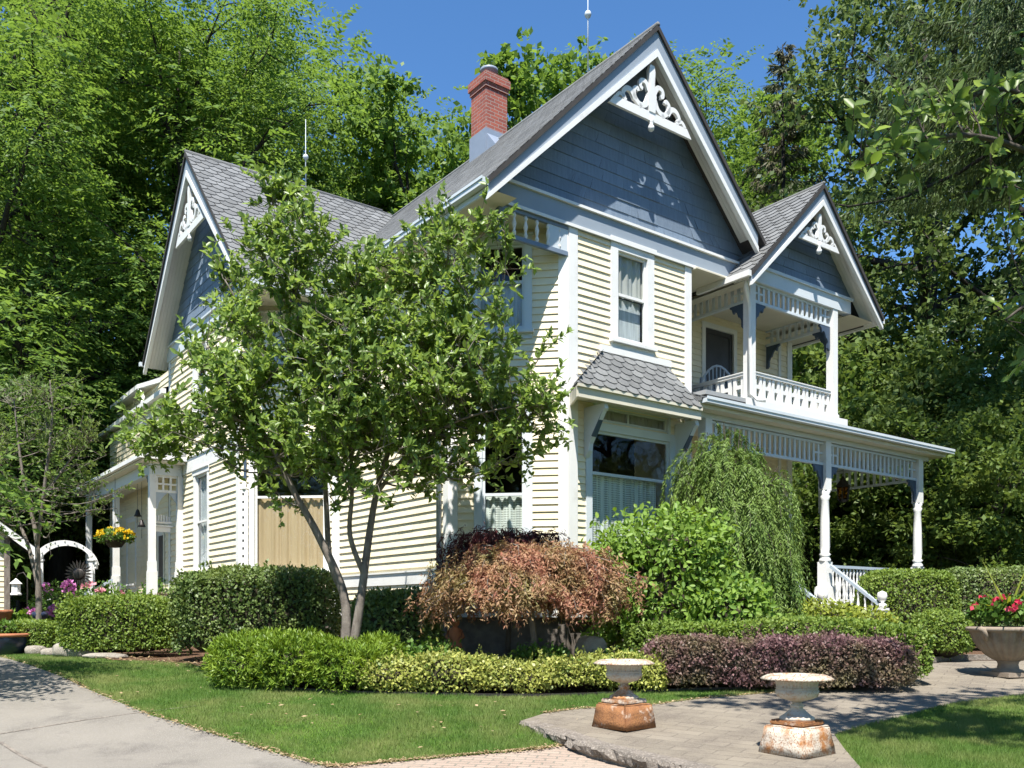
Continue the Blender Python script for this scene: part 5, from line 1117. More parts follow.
# ------------------------------------------------------------------ garden things near the house
M['rock'] = pmat('field_stone', (0.30, 0.27, 0.23), (0.17, 0.15, 0.13), 4, 0.9, 0.7, 14, 0.2, speck=(0.40, 0.37, 0.32), speck_scale=60)
def rock(label, px, py, Y, half, seed, mat='rock', group=None, rz=0.2):
    x = PX(px, Y); bm = bmesh.new(); bmesh.ops.create_icosphere(bm, subdivisions=4, radius=1); lf = lumpf(seed)
    for v in bm.verts:
        p = np.array(v.co); k = 1 + 0.18*float(lf(p[None], 1.6)[0]) + 0.05*float(lf(p[None], 5.0)[0]); d = np.sign(p)*np.abs(p)**(0.5 if mat == 'limestone' else 0.75); v.co = Vector(tuple(d*k*np.array(half)))
    me = bpy.data.meshes.new('boulder'); bm.to_mesh(me); bm.free(); me.materials.append(M[mat]); me.shade_smooth()
    o = bpy.data.objects.new('boulder', me); COL.objects.link(o); o.location = (x, Y, float(G(x, Y)) + half[2]*0.6); o.rotation_euler = (0, 0, rz); tag(o, label, 'rock', group)
rock('long flat grey boulder at the foot of the left box hedge', 78, 652, 16.9, (0.50, 0.28, 0.17), 3)
rock('small brown stone lying in the mulch left of the long boulder', 52, 655, 17.2, (0.22, 0.16, 0.1), 8)
rock('tan flat stone half buried in mulch under the box hedge corner', 107, 658, 16.4, (0.4, 0.2, 0.06), 5)
rock('dark round stone beside the low hedge behind the pot', 36, 648, 17.6, (0.2, 0.18, 0.12), 12)
M['limestone'] = pmat('pitted_limestone', (0.42, 0.37, 0.30), (0.28, 0.24, 0.19), 5, 0.95, 1.0, 10, 0.2, dirt=(0.16, 0.135, 0.11), dirt_scale=6, dirt_lo=0.62, dirt_hi=0.75)
rock('upright pitted limestone block below the Japanese maple', 590, 640, 13.35, (0.19, 0.2, 0.42), 31, 'limestone', rz=0.5)
# small statue
x, y = PX(455, 13.6), 13.6; t = thing('garden_statue', 'small terracotta figure statue on a pale pedestal in the shade under the maple', 'statue', (x, y, float(G(x, y))))
mb = MB(); mb.lathe([(0.0, 0), (0.11, 0), (0.1, 0.04), (0.06, 0.08), (0.06, 0.3), (0.1, 0.34), (0.1, 0.38), (0, 0.38)], (0, 0, 0), 16); mb.build('pedestal', M['limestone'], t)
mb = MB(); mb.lathe([(0.0, 0.38), (0.09, 0.38), (0.1, 0.46), (0.07, 0.56), (0.095, 0.66), (0.085, 0.72), (0.035, 0.75), (0.035, 0.765), (0.06, 0.79), (0.062, 0.84), (0.04, 0.885), (0, 0.9)], (0, 0, 0), 16, mod=lambda i, an: 1 + 0.12*math.cos(2*an)); mb.tube([(0.09, 0, 0.7), (0.13, -0.03, 0.6), (0.06, -0.1, 0.56)], [0.03, 0.028, 0.02], 8); mb.tube([(-0.09, 0, 0.7), (-0.13, -0.03, 0.6), (-0.05, -0.1, 0.55)], [0.03, 0.028, 0.02], 8); mb.build('figure', M['terra'], t)
# arbor
Y = 24.0; x = PX(66, Y); t = thing('garden_arbor', 'white wooden arched garden arbor with lattice sides left of the porch', 'arbor', (x, Y, 0.5), 0.35); t.scale = (0.88, 0.88, 0.98)
for sx in (-0.72, 0.72):
    for sy in (-0.3, 0.3):
        mb = MB(); mb.box(sx-0.055, sx+0.055, sy-0.055, sy+0.055, 0, 2.28); mb.box(sx-0.085, sx+0.085, sy-0.085, sy+0.085, 2.28, 2.33); mb.lathe([(0.03, 2.33), (0.065, 2.38), (0.07, 2.43), (0.04, 2.49), (0, 2.51)], (sx, sy, 0), 10); mb.build('post', M['white'], t)
    mb = MB()
    for i in range(16): z = 0.25 + i*0.12; mb.box(sx-0.012, sx+0.012, -0.245, 0.245, z, z+0.025)
    mb.build('side_slats', M['white'], t)
for sy in (-0.3, 0.3):
    mb = MB(); mb.ribbon([(0.86*math.cos(a), 2.05 + 0.72*math.sin(a)) for a in np.linspace(0.18, PI-0.18, 13)], lambda a, b, d: (a, d, b), 0.11, sy-0.03, sy+0.03); mb.build('arch', M['white'], t)
mb = MB()
for a in np.linspace(0.35, PI-0.35, 9): mb.bar((0.88*math.cos(a), -0.36, 2.05+0.76*math.sin(a)), (0.88*math.cos(a), 0.36, 2.05+0.76*math.sin(a)), 0.035, 0.035)
for sx in (-0.8, 0.8): mb.bar((sx*1.05, -0.3, 2.12), (sx*1.05, 0.3, 2.12), 0.06, 0.09)
mb.build('crossbars', M['white'], t)
# metal sunflower
Y = 21.0; x = PX(79, Y); t = thing('metal_sunflower', 'dark metal sunflower ornament on a stake beside the arbor', 'ornament', (x, Y, 0.5))
mb = MB(); mb.tube([(0, 0, 0), (0.02, 0, 1.75)], 0.015, 6); mb.build('stake', M['iron'], t)
mb = MB(); mb.lathe([(0, -0.03), (0.14, -0.02), (0.16, 0), (0.1, 0.03), (0, 0.04)], (0, 0, 0), 20); o = mb.build('flower_head', M['iron'], t); o.location = (0.02, -0.03, 1.75); o.rotation_euler = (PI/2, 0, 0)
mb = MB()
for i in range(22): a = i*2*PI/22; mb.prism([(0.15*math.cos(a-.1), 0.15*math.sin(a-.1)), (0.26*math.cos(a-.09), 0.26*math.sin(a-.09)), (0.34*math.cos(a), 0.34*math.sin(a)), (0.26*math.cos(a+.09), 0.26*math.sin(a+.09)), (0.15*math.cos(a+.1), 0.15*math.sin(a+.1))], lambda p, q, d: (p + 0.02, d, q + 1.75), -0.06 - 0.01*(i % 2), -0.055 - 0.01*(i % 2))
mb.build('petals', M['iron'], t)
# shed on the far left
Y = 24.5; t = thing('garden_shed', 'cream clapboard shed with a white roof edge at the left border of the photo', 'shed', (PX(-58, Y), Y, 0.5), 0.5)
class WL(Wall): pass
for (o_, d_, L_) in (((-1.6, -1.6), (1, 0), 3.2), ((1.6, -1.6), (0, 1), 3.2)):
    W = Wall(o_, d_); mb = MB(); clap(mb, W, 0, L_, 0, 2.95, 0.14, lim=None); mb.build('wall', M['cream'], t)
W = Wall((-1.6, -1.6), (1, 0)); mb = MB(); clap(mb, W, 0, 3.2, 2.95, 4.2, 0.14, lim=lambda z: ((z-2.95)/0.8, 3.2-(z-2.95)/0.8)); mb.build('gable', M['cream'], t)
mb = MB(); chevron(mb, (-2.25, 2.6), (0, 4.4), (2.25, 2.6), 0.0, 0.1, lambda a, b, d: (a, d, b), -1.95, 1.8); mb.build('roof', M['roof'], t)
mb = MB(); chevron(mb, (-2.25, 2.6), (0, 4.4), (2.25, 2.6), 0.02, 0.24, lambda a, b, d: (a, d, b), -2.0, -1.955); mb.build('bargeboard', M['white'], t)
mb = MB(); mb.box(1.52, 1.66, -1.72, -1.58, 0, 2.85); mb.build('corner_post', M['bark_pale'], t)
# little things by the arbor
Y = 21.5; x = PX(18, Y); t = thing('stone_birdbath', 'grey stone pedestal birdbath in the shade near the shed', 'birdbath', (x, Y, 0.5)); mb = MB(); mb.lathe([(0, 0), (0.2, 0), (0.18, 0.05), (0.08, 0.12), (0.07, 0.6), (0.13, 0.68), (0.3, 0.76), (0.31, 0.8), (0.25, 0.78), (0, 0.74)], (0, 0, 0), 20); mb.build('bowl', M['rock'], t)
Y = 23.5; x = PX(16, Y); t = thing('lantern', 'small white garden lantern hanging on a hook by the shed', 'lantern', (x, Y, 0.5)); mb = MB(); mb.tube([(0.3, 0, 0), (0.3, 0, 1.75), (0.2, 0, 1.9), (0.05, 0, 1.85), (0, 0, 1.75)], 0.015, 6); mb.build('hook', M['iron'], t); mb = MB(); mb.lathe([(0.0, 1.3), (0.14, 1.3), (0.14, 1.34), (0.11, 1.36), (0.11, 1.58), (0.16, 1.6), (0.03, 1.72), (0, 1.75)], (0, 0, 0), 8); mb.build('lantern_body', M['white'], t)
Y = 18.6; x = PX(40, Y); t = thing('solar_lamp', 'low dark garden lamp on a stake above the low left hedge', 'lamp', (x, Y, float(G(x, Y)))); mb = MB(); mb.tube([(0, 0, 0), (0, 0, 0.7)], 0.02, 6); mb.build('stake', M['iron'], t); mb = MB(); mb.lathe([(0.05, 0.68), (0.14, 0.72), (0.16, 0.8), (0.15, 0.84), (0.05, 0.88), (0, 0.89)], (0, 0, 0), 14); mb.build('lamp_head', M['bluepot'], t)
rock('pale grey stone beside the low dark garden lamp', 50, 620, 18.8, (0.28, 0.2, 0.2), 17)

# things on and in the porches
def hanging(x, y, z, top, t): mb = MB(); mb.tube([(0, 0, 0), (0, 0, top - z)], 0.006, 4); return mb.build('chain', M['iron'], t)
hx, hy, hz = hw(-4.05, 13.9, 0); zb = PZ(548, hy)
t = thing('hanging_basket', 'hanging basket overflowing with yellow flowers at the side porch', 'basket', (hx, hy, zb)); mb = MB(); mb.lathe([(0, 0), (0.16, 0.02), (0.26, 0.16), (0.28, 0.24), (0.24, 0.24), (0, 0.2)], (0, 0, 0), 18); mb.build('bowl', M['twig'], t); hanging(hx, hy, zb + 0.2, 4.95, t).location = (0, 0, 0.2)
clump('hanging_flowers', 'mass of yellow flowers spilling over the hanging basket', 'flowers', (hx, hy, zb+0.05), (0.48, 0.42, 0.22), 1200, 0.07, 0.04, 'lf_gen', 'fl_yel', 60, 0.09, 11)
lx, ly, _ = hw(9.45, 0.9); t = thing('porch_lantern', 'dark iron lantern with glass panes hanging in the front porch', 'lantern', (lx, ly, 4.0))
mb = MB(); mb.lathe([(0, 0), (0.08, 0.0), (0.12, 0.03), (0.12, 0.05)], (0, 0, 0), 6); mb.lathe([(0.14, 0.36), (0.19, 0.37), (0.05, 0.56), (0.02, 0.62), (0, 0.63)], (0, 0, 0), 6)
for k in range(6): a = k*PI/3; mb.bar((0.12*math.cos(a), 0.12*math.sin(a), 0.04), (0.15*math.cos(a), 0.15*math.sin(a), 0.37), 0.02, 0.02)
mb.build('lantern_body', M['iron'], t); mb = MB(); mb.tube([(0, 0, 0.6), (0, 0, 1.14)], 0.008, 5); mb.build('chain', M['iron'], t)
M['amber'] = glassmat('amber_glass', 1.45, (0.75, 0.45, 0.2)); mb = MB(); mb.lathe([(0.105, 0.05), (0.135, 0.36)], (0, 0, 0), 6); mb.build('glass', M['amber'], t)
for k, (v, px) in enumerate(((12.6, 130), (13.0, 137))):
    cx, cy, _ = hw(-3.7, v); t = thing('wind_chime', ['dark bell shaped wind chime hanging under the side porch eave', 'second smaller wind chime nearer the front post of the side porch'][k], 'wind chime', (cx, cy, 3.55 + 0.3*k)); mb = MB(); mb.lathe([(0.1, 0), (0.07, 0.06), (0.04, 0.16), (0, 0.2)], (0, 0, 0), 10); mb.build('bell', M['iron'], t); mb = MB(); mb.tube([(0, 0, 0.18), (0, 0, 1.15 - 0.3*k)], 0.006, 4); mb.tube([(0, 0, 0.05), (0, 0, -0.3)], 0.006, 4); mb.build('cord', M['iron'], t)
# small white awning-like mail box by the side door
mx, my, _ = hw(-3.52, 11.5); t = thing('hanging_shelf', 'small white slatted shelf hanging in the opening of the side porch', 'shelf', (mx, my, 3.35), HANG); t.scale = (1.25,)*3; mb = MB(); mb.box(-0.2, 0.2, -0.06, 0.06, 0.16, 0.20); mb.box(-0.17, 0.17, -0.05, 0.05, 0.0, 0.09); mb.box(-0.22, 0.22, -0.07, 0.07, 0.095, 0.125); mb.build('shelf', M['white'], t)
mb = MB()
for k in range(7): mb.box(-0.17 + k*0.052, -0.14 + k*0.052, -0.02, 0.02, 0.2, 0.34 - 0.012*abs(k-3))
mb.build('slats', M['white'], t); mb = MB(); mb.tube([(0.15, 0, 0.2), (0.15, 0, 1.3)], 0.005, 4); mb.build('cord', M['iron'], t)
# wicker chair on the balcony and a dark shutter-like chair on the porch
def wchair(name, label, u, v, z, rz, m): 
    x, y, _ = hw(u, v); t = thing(name, label, 'chair', (x, y, z), HANG + rz)
    for sx in (-0.26, 0.26):
        for sy in (-0.24, 0.24): mb = MB(); mb.tube([(sx, sy, 0), (sx, sy, 0.42)], 0.022, 6); mb.build('leg', m, t)
    mb = MB(); mb.box(-0.3, 0.3, -0.28, 0.28, 0.42, 0.48); mb.build('seat', m, t)
    mb = MB()
    for k in range(9): a = -0.28 + k*0.07; h = 0.95 - 1.9*a*a*2; mb.tube([(a, 0.27, 0.48), (a*1.1, 0.33, h)], 0.014, 5)
    mb.tube([(a_ * 1.1, 0.33, 0.95 - 3.8*a_*a_) for a_ in np.linspace(-0.3, 0.3, 9)], 0.025, 6); mb.build('backrest', m, t)
    for sx in (-0.32, 0.32): mb = MB(); mb.tube([(sx, 0.3, 0.72), (sx, 0, 0.7), (sx*1.02, -0.28, 0.66), (sx*0.85, -0.26, 0.45)], 0.025, 6); mb.build('armrest', m, t)
wchair('wicker_chair', 'pale wicker armchair with a rounded back by the balcony door', 4.9, 0.95, 5.5, 2.3, M['gray'])
wchair('porch_chair', 'dark slatted armchair on the front porch behind the weeping tree', 6.3, 0.5, 1.45, 2.6, M['navy'])
# lightning rods
for (u, v, z, h, lab) in ((1.65, 1.35, 11.68, 2.6, 'thin metal lightning rod on the ridge of the main gable roof'), (-0.72, 9.13, 11.81, 1.7, 'thin lightning rod with a glass ball on the ridge of the left wing roof')):
    x, y, _ = hw(u, v); t = thing('lightning_rod', lab, 'rod', (x, y, z)); mb = MB(); mb.tube([(0, 0, -0.1), (0, 0, h)], [0.016, 0.006], 6); mb.build('rod', M['pale'], t); mb = MB(); mb.lathe([(0, -0.07), (0.05, -0.05), (0.07, 0), (0.05, 0.05), (0, 0.07)], (0, 0, h*0.45), 12); mb.build('glass_ball', M['pale'], t)
# ------------------------------------------------------------------ planting
def on(px, Y, z=None): x = PX(px, Y); return (x, Y, float(G(x, Y)) if z is None else z)
def wd(px0, px1, Y): return abs(px1-px0)/FPX*Y/2
# clipped hedges and shrubs, left to right
shrub('box_hedge', 'bright green clipped box hedge at the left in front of the side porch', 'hedge', on(124, 17.0), (wd(64, 184, 17), 0.58, 0.555), 17000, 0.055, 0.036, 'lf_box', 1, 4.5, 0.085, 2.6, rz=-0.08, rand=0.8, depth=0.2, core=0.87, shoots=110, bare=0.85)
shrub('low_hedge', 'low dark green hedge running left from the box hedge to the blue pot', 'hedge', on(38, 18.0), (wd(14, 66, 18), 0.4, 0.33), 5000, 0.055, 0.036, 'lf_box', 2, 4.0, 0.05, 3.0)
shrub('leafy_hedge', 'tall dark green loosely clipped hedge under the tan curtained window', 'hedge', on(256, 15.9), (wd(178, 334, 15.9), 0.65, 0.80), 20000, 0.062, 0.042, 'lf_holly', 3, 4.5, 0.07, 2.2, rz=0.05, rand=0.85, depth=0.25, core=0.85, spr=0.05, shoots=120, bare=0.9)
shrub('dark_shrub', 'dark glossy green shrub between the multi stemmed tree and the maple', 'shrub', on(398, 14.0), (wd(356, 446, 14.0), 0.5, 0.66), 9000, 0.075, 0.045, 'lf_holly', 4, 3.0, 0.10, 2.4, spr=0.06)
for i, (px, Y, w_, h, lab) in enumerate(((258, 12.75, 0.56, 0.26, 'bright green spreading yew at the left end of the yew row by the lawn'), (302, 12.45, 0.62, 0.30, 'bright green spreading yew in the middle of the yew row by the lawn'), (352, 12.4, 0.54, 0.28, 'bright green spreading yew at the right end of the row, touching the variegated shrubs'))):
    shrub('spreading_yew', lab, 'shrub', on(px, Y), (w_, 0.5, h), 16000, 0.075, 0.017, 'lf_yew', 10+i, 2.4, 0.15, 3.6, group='spreading yews along the lawn', tuft=13, rand=0.55, up=0.25, spr=0.18, depth=0.3, bare=0.7)
for i, (px, Y, w_, h) in enumerate(((392, 12.25, 0.52, 0.20), (452, 12.2, 0.56, 0.225), (515, 12.15, 0.56, 0.21), (576, 12.15, 0.52, 0.23), (632, 12.3, 0.40, 0.21))):
    shrub('variegated_shrub', ['yellow and green variegated shrub at the left end of its row beside the yews', 'yellow and green variegated shrub second from the yews in the low row', 'yellow and green variegated shrub in the middle of the low row below the maple', 'yellow and green variegated shrub just left of the farther urn bowl', 'yellow and green variegated shrub directly behind the farther urn, beside the barberry'][i], 'shrub', on(px, Y), (w_, 0.38, h), 5200, 0.05, 0.032, 'lf_euo', 20+i, 2.6, 0.08, 4.0, group='variegated shrubs below the maple', rand=0.8, spr=0.08, depth=0.32, shoots=30, bare=0.6)
for i, px in enumerate((430, 540, 610)):
    shrub('leafy_plant', ['small dark green leafy plant behind the variegated row near the statue', 'small dark green leafy plant behind the variegated row under the middle of the maple', 'small dark green leafy plant in front of the limestone block'][i], 'plant', on(px, 12.75), (0.42, 0.25, 0.26 if i < 2 else 0.2), 1500, 0.07, 0.04, 'lf_gen', 40+i, 2.2, 0.08, 4.0, group='leafy plants behind the variegated row', spr=0.14, depth=0.5, core=0)
# japanese maple: bronze dome in front, purple plant behind
dome('japanese_maple', 'bronze orange weeping Japanese maple with fine lacy leaves in front of the corner', 'tree', on(531, 12.95), 1.47, 0.9, 1.28, 2.04, 150, 34, 0.22, 8, 0.066, 0.019, 'lf_map', 5, bark='bark_pale', lump=0.2, fan=2, phi0=-0.35, jit=0.15, spread=0.65, hang=0.35, bot=0.68, tr=0.06, arc=0.16)
dome('purple_maple', 'dark purple laceleaf maple rising behind the bronze maple', 'tree', on(506, 13.65), 1.05, 0.5, 1.6, 2.36, 60, 26, 0.28, 7, 0.085, 0.017, 'lf_map2', 6, lump=0.18, fan=2, phi0=-0.1, jit=0.12, bot=0.8, tr=0.05)
shrub('hydrangea', 'large bright green leafy bush growing under the big front window', 'shrub', on(657, 14.15), (0.98, 0.7, 1.22), 7000, 0.10, 0.058, 'lf_hyd', 50, 2.2, 0.22, 2.4, rand=0.75, up=0.35, spr=0.34, depth=0.32, shape=6, core=0.74)
shrub('hydrangea', 'lower bright green leafy bush in front of the weeping spruce', 'shrub', on(722, 13.9), (0.72, 0.55, 0.78), 3400, 0.10, 0.058, 'lf_hyd', 51, 2.2, 0.18, 2.6, rand=0.75, up=0.35, spr=0.26, depth=0.32, shape=6, core=0.74)
dome('weeping_spruce', 'tall weeping spruce with hanging green branches hiding the porch post', 'tree', on(733, 15.15), 1.03, 0.85, 1.2, 3.62, 190, 14, 0.75, 22, 0.072, 0.015, 'lf_weep', 7, lump=0.24, fan=4, sq=4.5, phi0=-0.3, jit=0.07, spread=0.27, bot=0.03, tr=0.09, arc=0.03, hang=0.5, f0=0.45)
# right side hedges
mbw = [(622, 12.95), (935, 12.9)]
shrub('long_box_hedge', 'long low green clipped box hedge behind the purple barberry hedge', 'hedge', ((PX(628, 13.3)+PX(934, 12.7))/2, 13.0, 0.33), ((PX(934, 12.7)-PX(628, 13.3))/2, 0.36, 0.44), 24000, 0.05, 0.033, 'lf_box', 60, 5.0, 0.06, 2.6, rz=-0.13, depth=0.18, core=0.88, shoots=130)
shrub('barberry_hedge', 'dark purple clipped barberry hedge in front of the green box hedge', 'hedge', on(780, 12.25), (wd(648, 913, 12.25), 0.33, 0.355), 20000, 0.045, 0.028, 'lf_bar', 61, 4.5, 0.07, 2.8, rz=-0.05, depth=0.22, core=0.86, spr=0.05, shoots=130, bare=0.7)
for i, (px, Y, w_, h) in enumerate(((828, 14.6, 0.6, 0.56), (872, 14.9, 0.42, 0.46))):
    shrub('golden_shrub', ['loose yellow green shrub left of the white newel post of the steps', 'smaller yellow green shrub around the foot of the white newel post'][i], 'shrub', on(px, Y), (w_, 0.4, h), 3400, 0.07, 0.04, 'lf_gold', 70+i, 2.2, 0.12, 3.5, group='golden shrubs by the steps', spr=0.12, depth=0.4)
shrub('round_shrub', 'small dark green rounded shrub beside the foot of the weeping spruce', 'shrub', on(800, 14.6), (0.4, 0.4, 0.5), 3500, 0.055, 0.036, 'lf_box', 73, 2.3, 0.06, 3.0)
shrub('ball_box', 'round bright green clipped box ball at the edge of the walk', 'shrub', on(942, 15.7), (0.50, 0.50, 0.45), 7000, 0.05, 0.034, 'lf_box', 74, 2.2, 0.05, 3.0, core=0.88)
shrub('box_hedge', 'green clipped box hedge to the right of the porch steps', 'hedge', on(907, 18.5), (wd(862, 952, 18.5), 0.5, 0.87), 15000, 0.055, 0.036, 'lf_box', 75, 5.0, 0.06, 2.6, core=0.88)
shrub('box_hedge', 'shaded dark green hedge behind the box ball and the planter', 'hedge', on(1005, 19.6), (wd(940, 1085, 19.6), 0.6, 0.90), 15000, 0.06, 0.04, 'lf_holly', 76, 4.5, 0.07, 2.6, core=0.88)
# left flower bed
clump('phlox', 'tall pink phlox with mauve flower heads beside the arbor', 'flowers', on(60, 19.6), (0.62, 0.5, 0.74), 2200, 0.09, 0.04, 'lf_gen', 'fl_pink', 12, 0.34, 31, fcl=70)
clump('hosta', 'light green broad leaved plants left of the young tree', 'plant', on(27, 19.3), (0.55, 0.5, 0.42), 1300, 0.13, 0.08, 'lf_hyd', seed=32, shape=6)
clump('rose_bush', 'low bush with red and pink flowers behind the left box hedge', 'flowers', on(104, 18.6), (0.75, 0.4, 0.74), 1700, 0.07, 0.045, 'lf_gen', 'fl_rose', 20, 0.13, 33)
clump('rose_bush', 'small pale pink flowering bush under the phlox', 'flowers', on(36, 20.4), (0.4, 0.4, 0.5), 800, 0.07, 0.045, 'lf_gen', 'fl_rose', 14, 0.12, 34)
shrub('climbing_vine', 'green vine climbing the side porch wall behind the newel post', 'plant', hw(-3.3, 12.9, 0.42), (0.3, 0.3, 0.85), 1400, 0.1, 0.06, 'lf_gen', 35, 2.2, 0.15, 3.0, spr=0.15, core=0)
shrub('red_shrub', 'small reddish brown low shrub at the foot of the side porch', 'shrub', on(172, 18.4), (0.7, 0.4, 0.62), 2200, 0.06, 0.035, 'lf_bar', 36, 2.4, 0.08, 3.0)
# young multi branched tree by the arbor
def small_tree(name, label, loc, stems, blobs, twigs_per, mat, bark, seed, ll, lw, rosette=7, subs=6, tlen=0.35, shape=6, up=0.5, radii=(0.085, 0.012), group=None, cat='tree', rot=0):
    """stems: polylines in local space; blobs: (x,y,z,r,count) where twig ends go"""
    g = np.random.default_rng(seed); t = thing(name, label, cat, loc, rot, group); wd_ = MB(); SP = []
    for st in stems:
        c = catmull(st[0], 6); r = np.linspace(st[1], st[2], len(c)); wd_.tube(c, list(r), 9); SP += [(np.array(p), rr) for p, rr in zip(c, r)]
    sp = np.array([p for p, _ in SP]); sr = np.array([r for _, r in SP]); P = []; A = []; N = []
    for (bx, by, bz, br, cnt) in blobs:
        for _ in range(cnt):
            e = np.array([bx, by, bz]) + g.normal(size=3)*br*np.array([0.55, 0.45, 0.5])
            cost = np.linalg.norm(sp - e, axis=1) + np.where(sp[:, 2] > e[2] - 0.1, (sp[:, 2]-e[2]+0.1)*2.0, 0); i = int(np.argmin(cost)); s = sp[i]; d = e - s; ln = np.linalg.norm(d)
            mid = s + d*0.5 + np.array([0, 0, -0.1*ln]) + g.normal(size=3)*0.06*ln; c = np.array(catmull([tuple(s), tuple(mid), tuple(e)], 4))
            r0 = min(sr[i]*0.45, 0.012 + 0.010*ln); wd_.tube(c, list(np.linspace(r0, 0.005, len(c))), 5, cap=False)
            for k in range(subs):
                f = 0.45 + 0.55*(k+1)/subs; q = c[min(len(c)-1, int(f*(len(c)-1)))]; dv = nrm((d/ln*0.6 + g.normal(size=3)*0.75 + np.array([0, 0, 0.25]))[None])[0]; te = q + dv*tlen*(0.5 + 0.8*g.random())
                wd_.tube([q, te], [0.005, 0.003], 3, cap=False)
                n = rosette; f2 = 0.35 + 0.65*g.random(n); P.append(q + (te-q)*f2[:, None]); A.append(nrm(dv*0.5 + g.normal(size=(n, 3))*0.7 + np.array([0, 0, up]))); N.append(nrm(np.array([-0.05, -0.6, 0.75]) + g.normal(size=(n, 3))*0.5))
    P = np.concatenate(P); A = np.concatenate(A); N = np.concatenate(N); Ls = ll*(0.6 + 0.7*g.random(len(P)))
    wd_.build('trunk', M[bark], t, fixn=False); link('crown', leaf_mesh('crown', P, A, N, Ls, Ls*lw/ll, shape), M[mat], t); return t
# magnolia-like tree in front of the side wall
Y0 = 13.0; bx, by, bz = on(343, Y0)
def L_(px, py, dy=0.0): return (PX(px, Y0+dy) - bx, dy, PZ(py, Y0+dy) - bz)
stems = [([(-0.05, 0.05, 0), L_(346, 640), L_(343, 592), L_(318, 535, -0.1), L_(294, 492, -0.2), L_(268, 440, -0.3), L_(236, 400, -0.3), L_(205, 385, -0.2)], 0.085, 0.016),
         ([L_(343, 592), L_(330, 560, 0.15), L_(326, 500, 0.2), L_(322, 430, 0.3), L_(300, 330, 0.3), L_(282, 225, 0.2)], 0.055, 0.012),
         ([(0.09, -0.05, 0), L_(356, 632, -0.05), L_(362, 590, -0.05), L_(370, 530, 0.0), L_(380, 478, 0.1), L_(400, 420, 0.1), L_(425, 340, 0.1), L_(455, 260, 0.0)], 0.08, 0.014),
         ([L_(364, 575, -0.05), L_(350, 535, -0.2), L_(352, 490, -0.3), L_(350, 420, -0.4), L_(352, 330, -0.4), L_(362, 260, -0.2)], 0.042, 0.012),
         ([L_(376, 495, 0.1), L_(410, 452, -0.1), L_(460, 420, -0.3), L_(520, 405, -0.4)], 0.035, 0.010),
         ([L_(294, 492, -0.2), L_(270, 440, 0.3), L_(232, 420, 0.5), L_(165, 432, 0.5)], 0.035, 0.009),
         ([L_(400, 420, 0.1), L_(450, 360, -0.4), L_(500, 300, -0.5)], 0.032, 0.009),
         ([L_(322, 430, 0.3), L_(260, 340, 0.5), L_(225, 280, 0.4)], 0.03, 0.009)]
bl = [(278, 196, 24, 7), (268, 238, 34, 10), (236, 272, 26, 6), (308, 205, 24, 5), (300, 255, 34, 10), (350, 290, 34, 9), (400, 285, 36, 11), (435, 252, 34, 10), (472, 226, 22, 6), (462, 276, 26, 8), (305, 310, 52, 20), (245, 325, 40, 11), (222, 360, 32, 8), (365, 345, 56, 24), (420, 322, 52, 20), (462, 340, 42, 14), (505, 372, 34, 9), (545, 405, 28, 8), (520, 425, 30, 7), (470, 395, 52, 20), (410, 395, 62, 26), (345, 390, 66, 30), (280, 375, 60, 24), (225, 395, 46, 16), (185, 415, 36, 11), (155, 432, 26, 7), (255, 425, 40, 11), (310, 430, 46, 13), (375, 440, 44, 11), (440, 435, 40, 10), (500, 450, 28, 5), (285, 455, 30, 6), (322, 462, 26, 6), (255, 448, 26, 4), (440, 462, 22, 4), (345, 425, 40, 12), (395, 425, 40, 12), (455, 350, 40, 12)]
blobs = []
g = np.random.default_rng(77)
for (px, py, r, n) in bl:
    dy = g.normal()*0.35 - 0.15; x, y, z = L_(px, py, dy); blobs.append((x, y, z, r*Y0/FPX*1.05, n))
small_tree('magnolia_tree', 'airy multi stemmed green tree standing before the side wall of the house', (bx, by, bz), stems, blobs, 1, 'lf_mag', 'bark_pale', 78, 0.105, 0.052, rosette=14, subs=8, tlen=0.36)
# sparse small tree by the arbor
Y0 = 18.5; bx, by, bz = on(40, Y0)
stems = [([(0, 0, 0), L_(38, 580), L_(36, 535), L_(22, 470), L_(14, 400)], 0.075, 0.012), ([L_(38, 585), L_(28, 545, 0.2), L_(10, 500, 0.3), L_(-6, 440, 0.3)], 0.05, 0.01), ([L_(37, 545), L_(44, 490, -0.2), L_(52, 420, -0.2), L_(50, 380, -0.2)], 0.045, 0.01), ([L_(42, 500, -0.2), L_(70, 460, 0.1), L_(92, 440, 0.2)], 0.03, 0.008)]
blobs = []
for (px, py, r, n) in ((15, 400, 36, 12), (50, 395, 34, 12), (5, 450, 44, 14), (48, 445, 44, 16), (80, 440, 30, 8), (25, 490, 44, 13), (70, 485, 34, 9), (-20, 420, 44, 12), (85, 505, 26, 4), (-10, 490, 40, 8)):
    x, y, z = L_(px, py, g.normal()*0.3); blobs.append((x, y, z, r*Y0/FPX, n))
small_tree('young_tree', 'thin sparse small tree with pale branches in front of the arbor', (bx, by, bz), stems, blobs, 1, 'lf_under', 'bark_pale', 79, 0.10, 0.045, rosette=7, subs=6, tlen=0.4, shape=4)
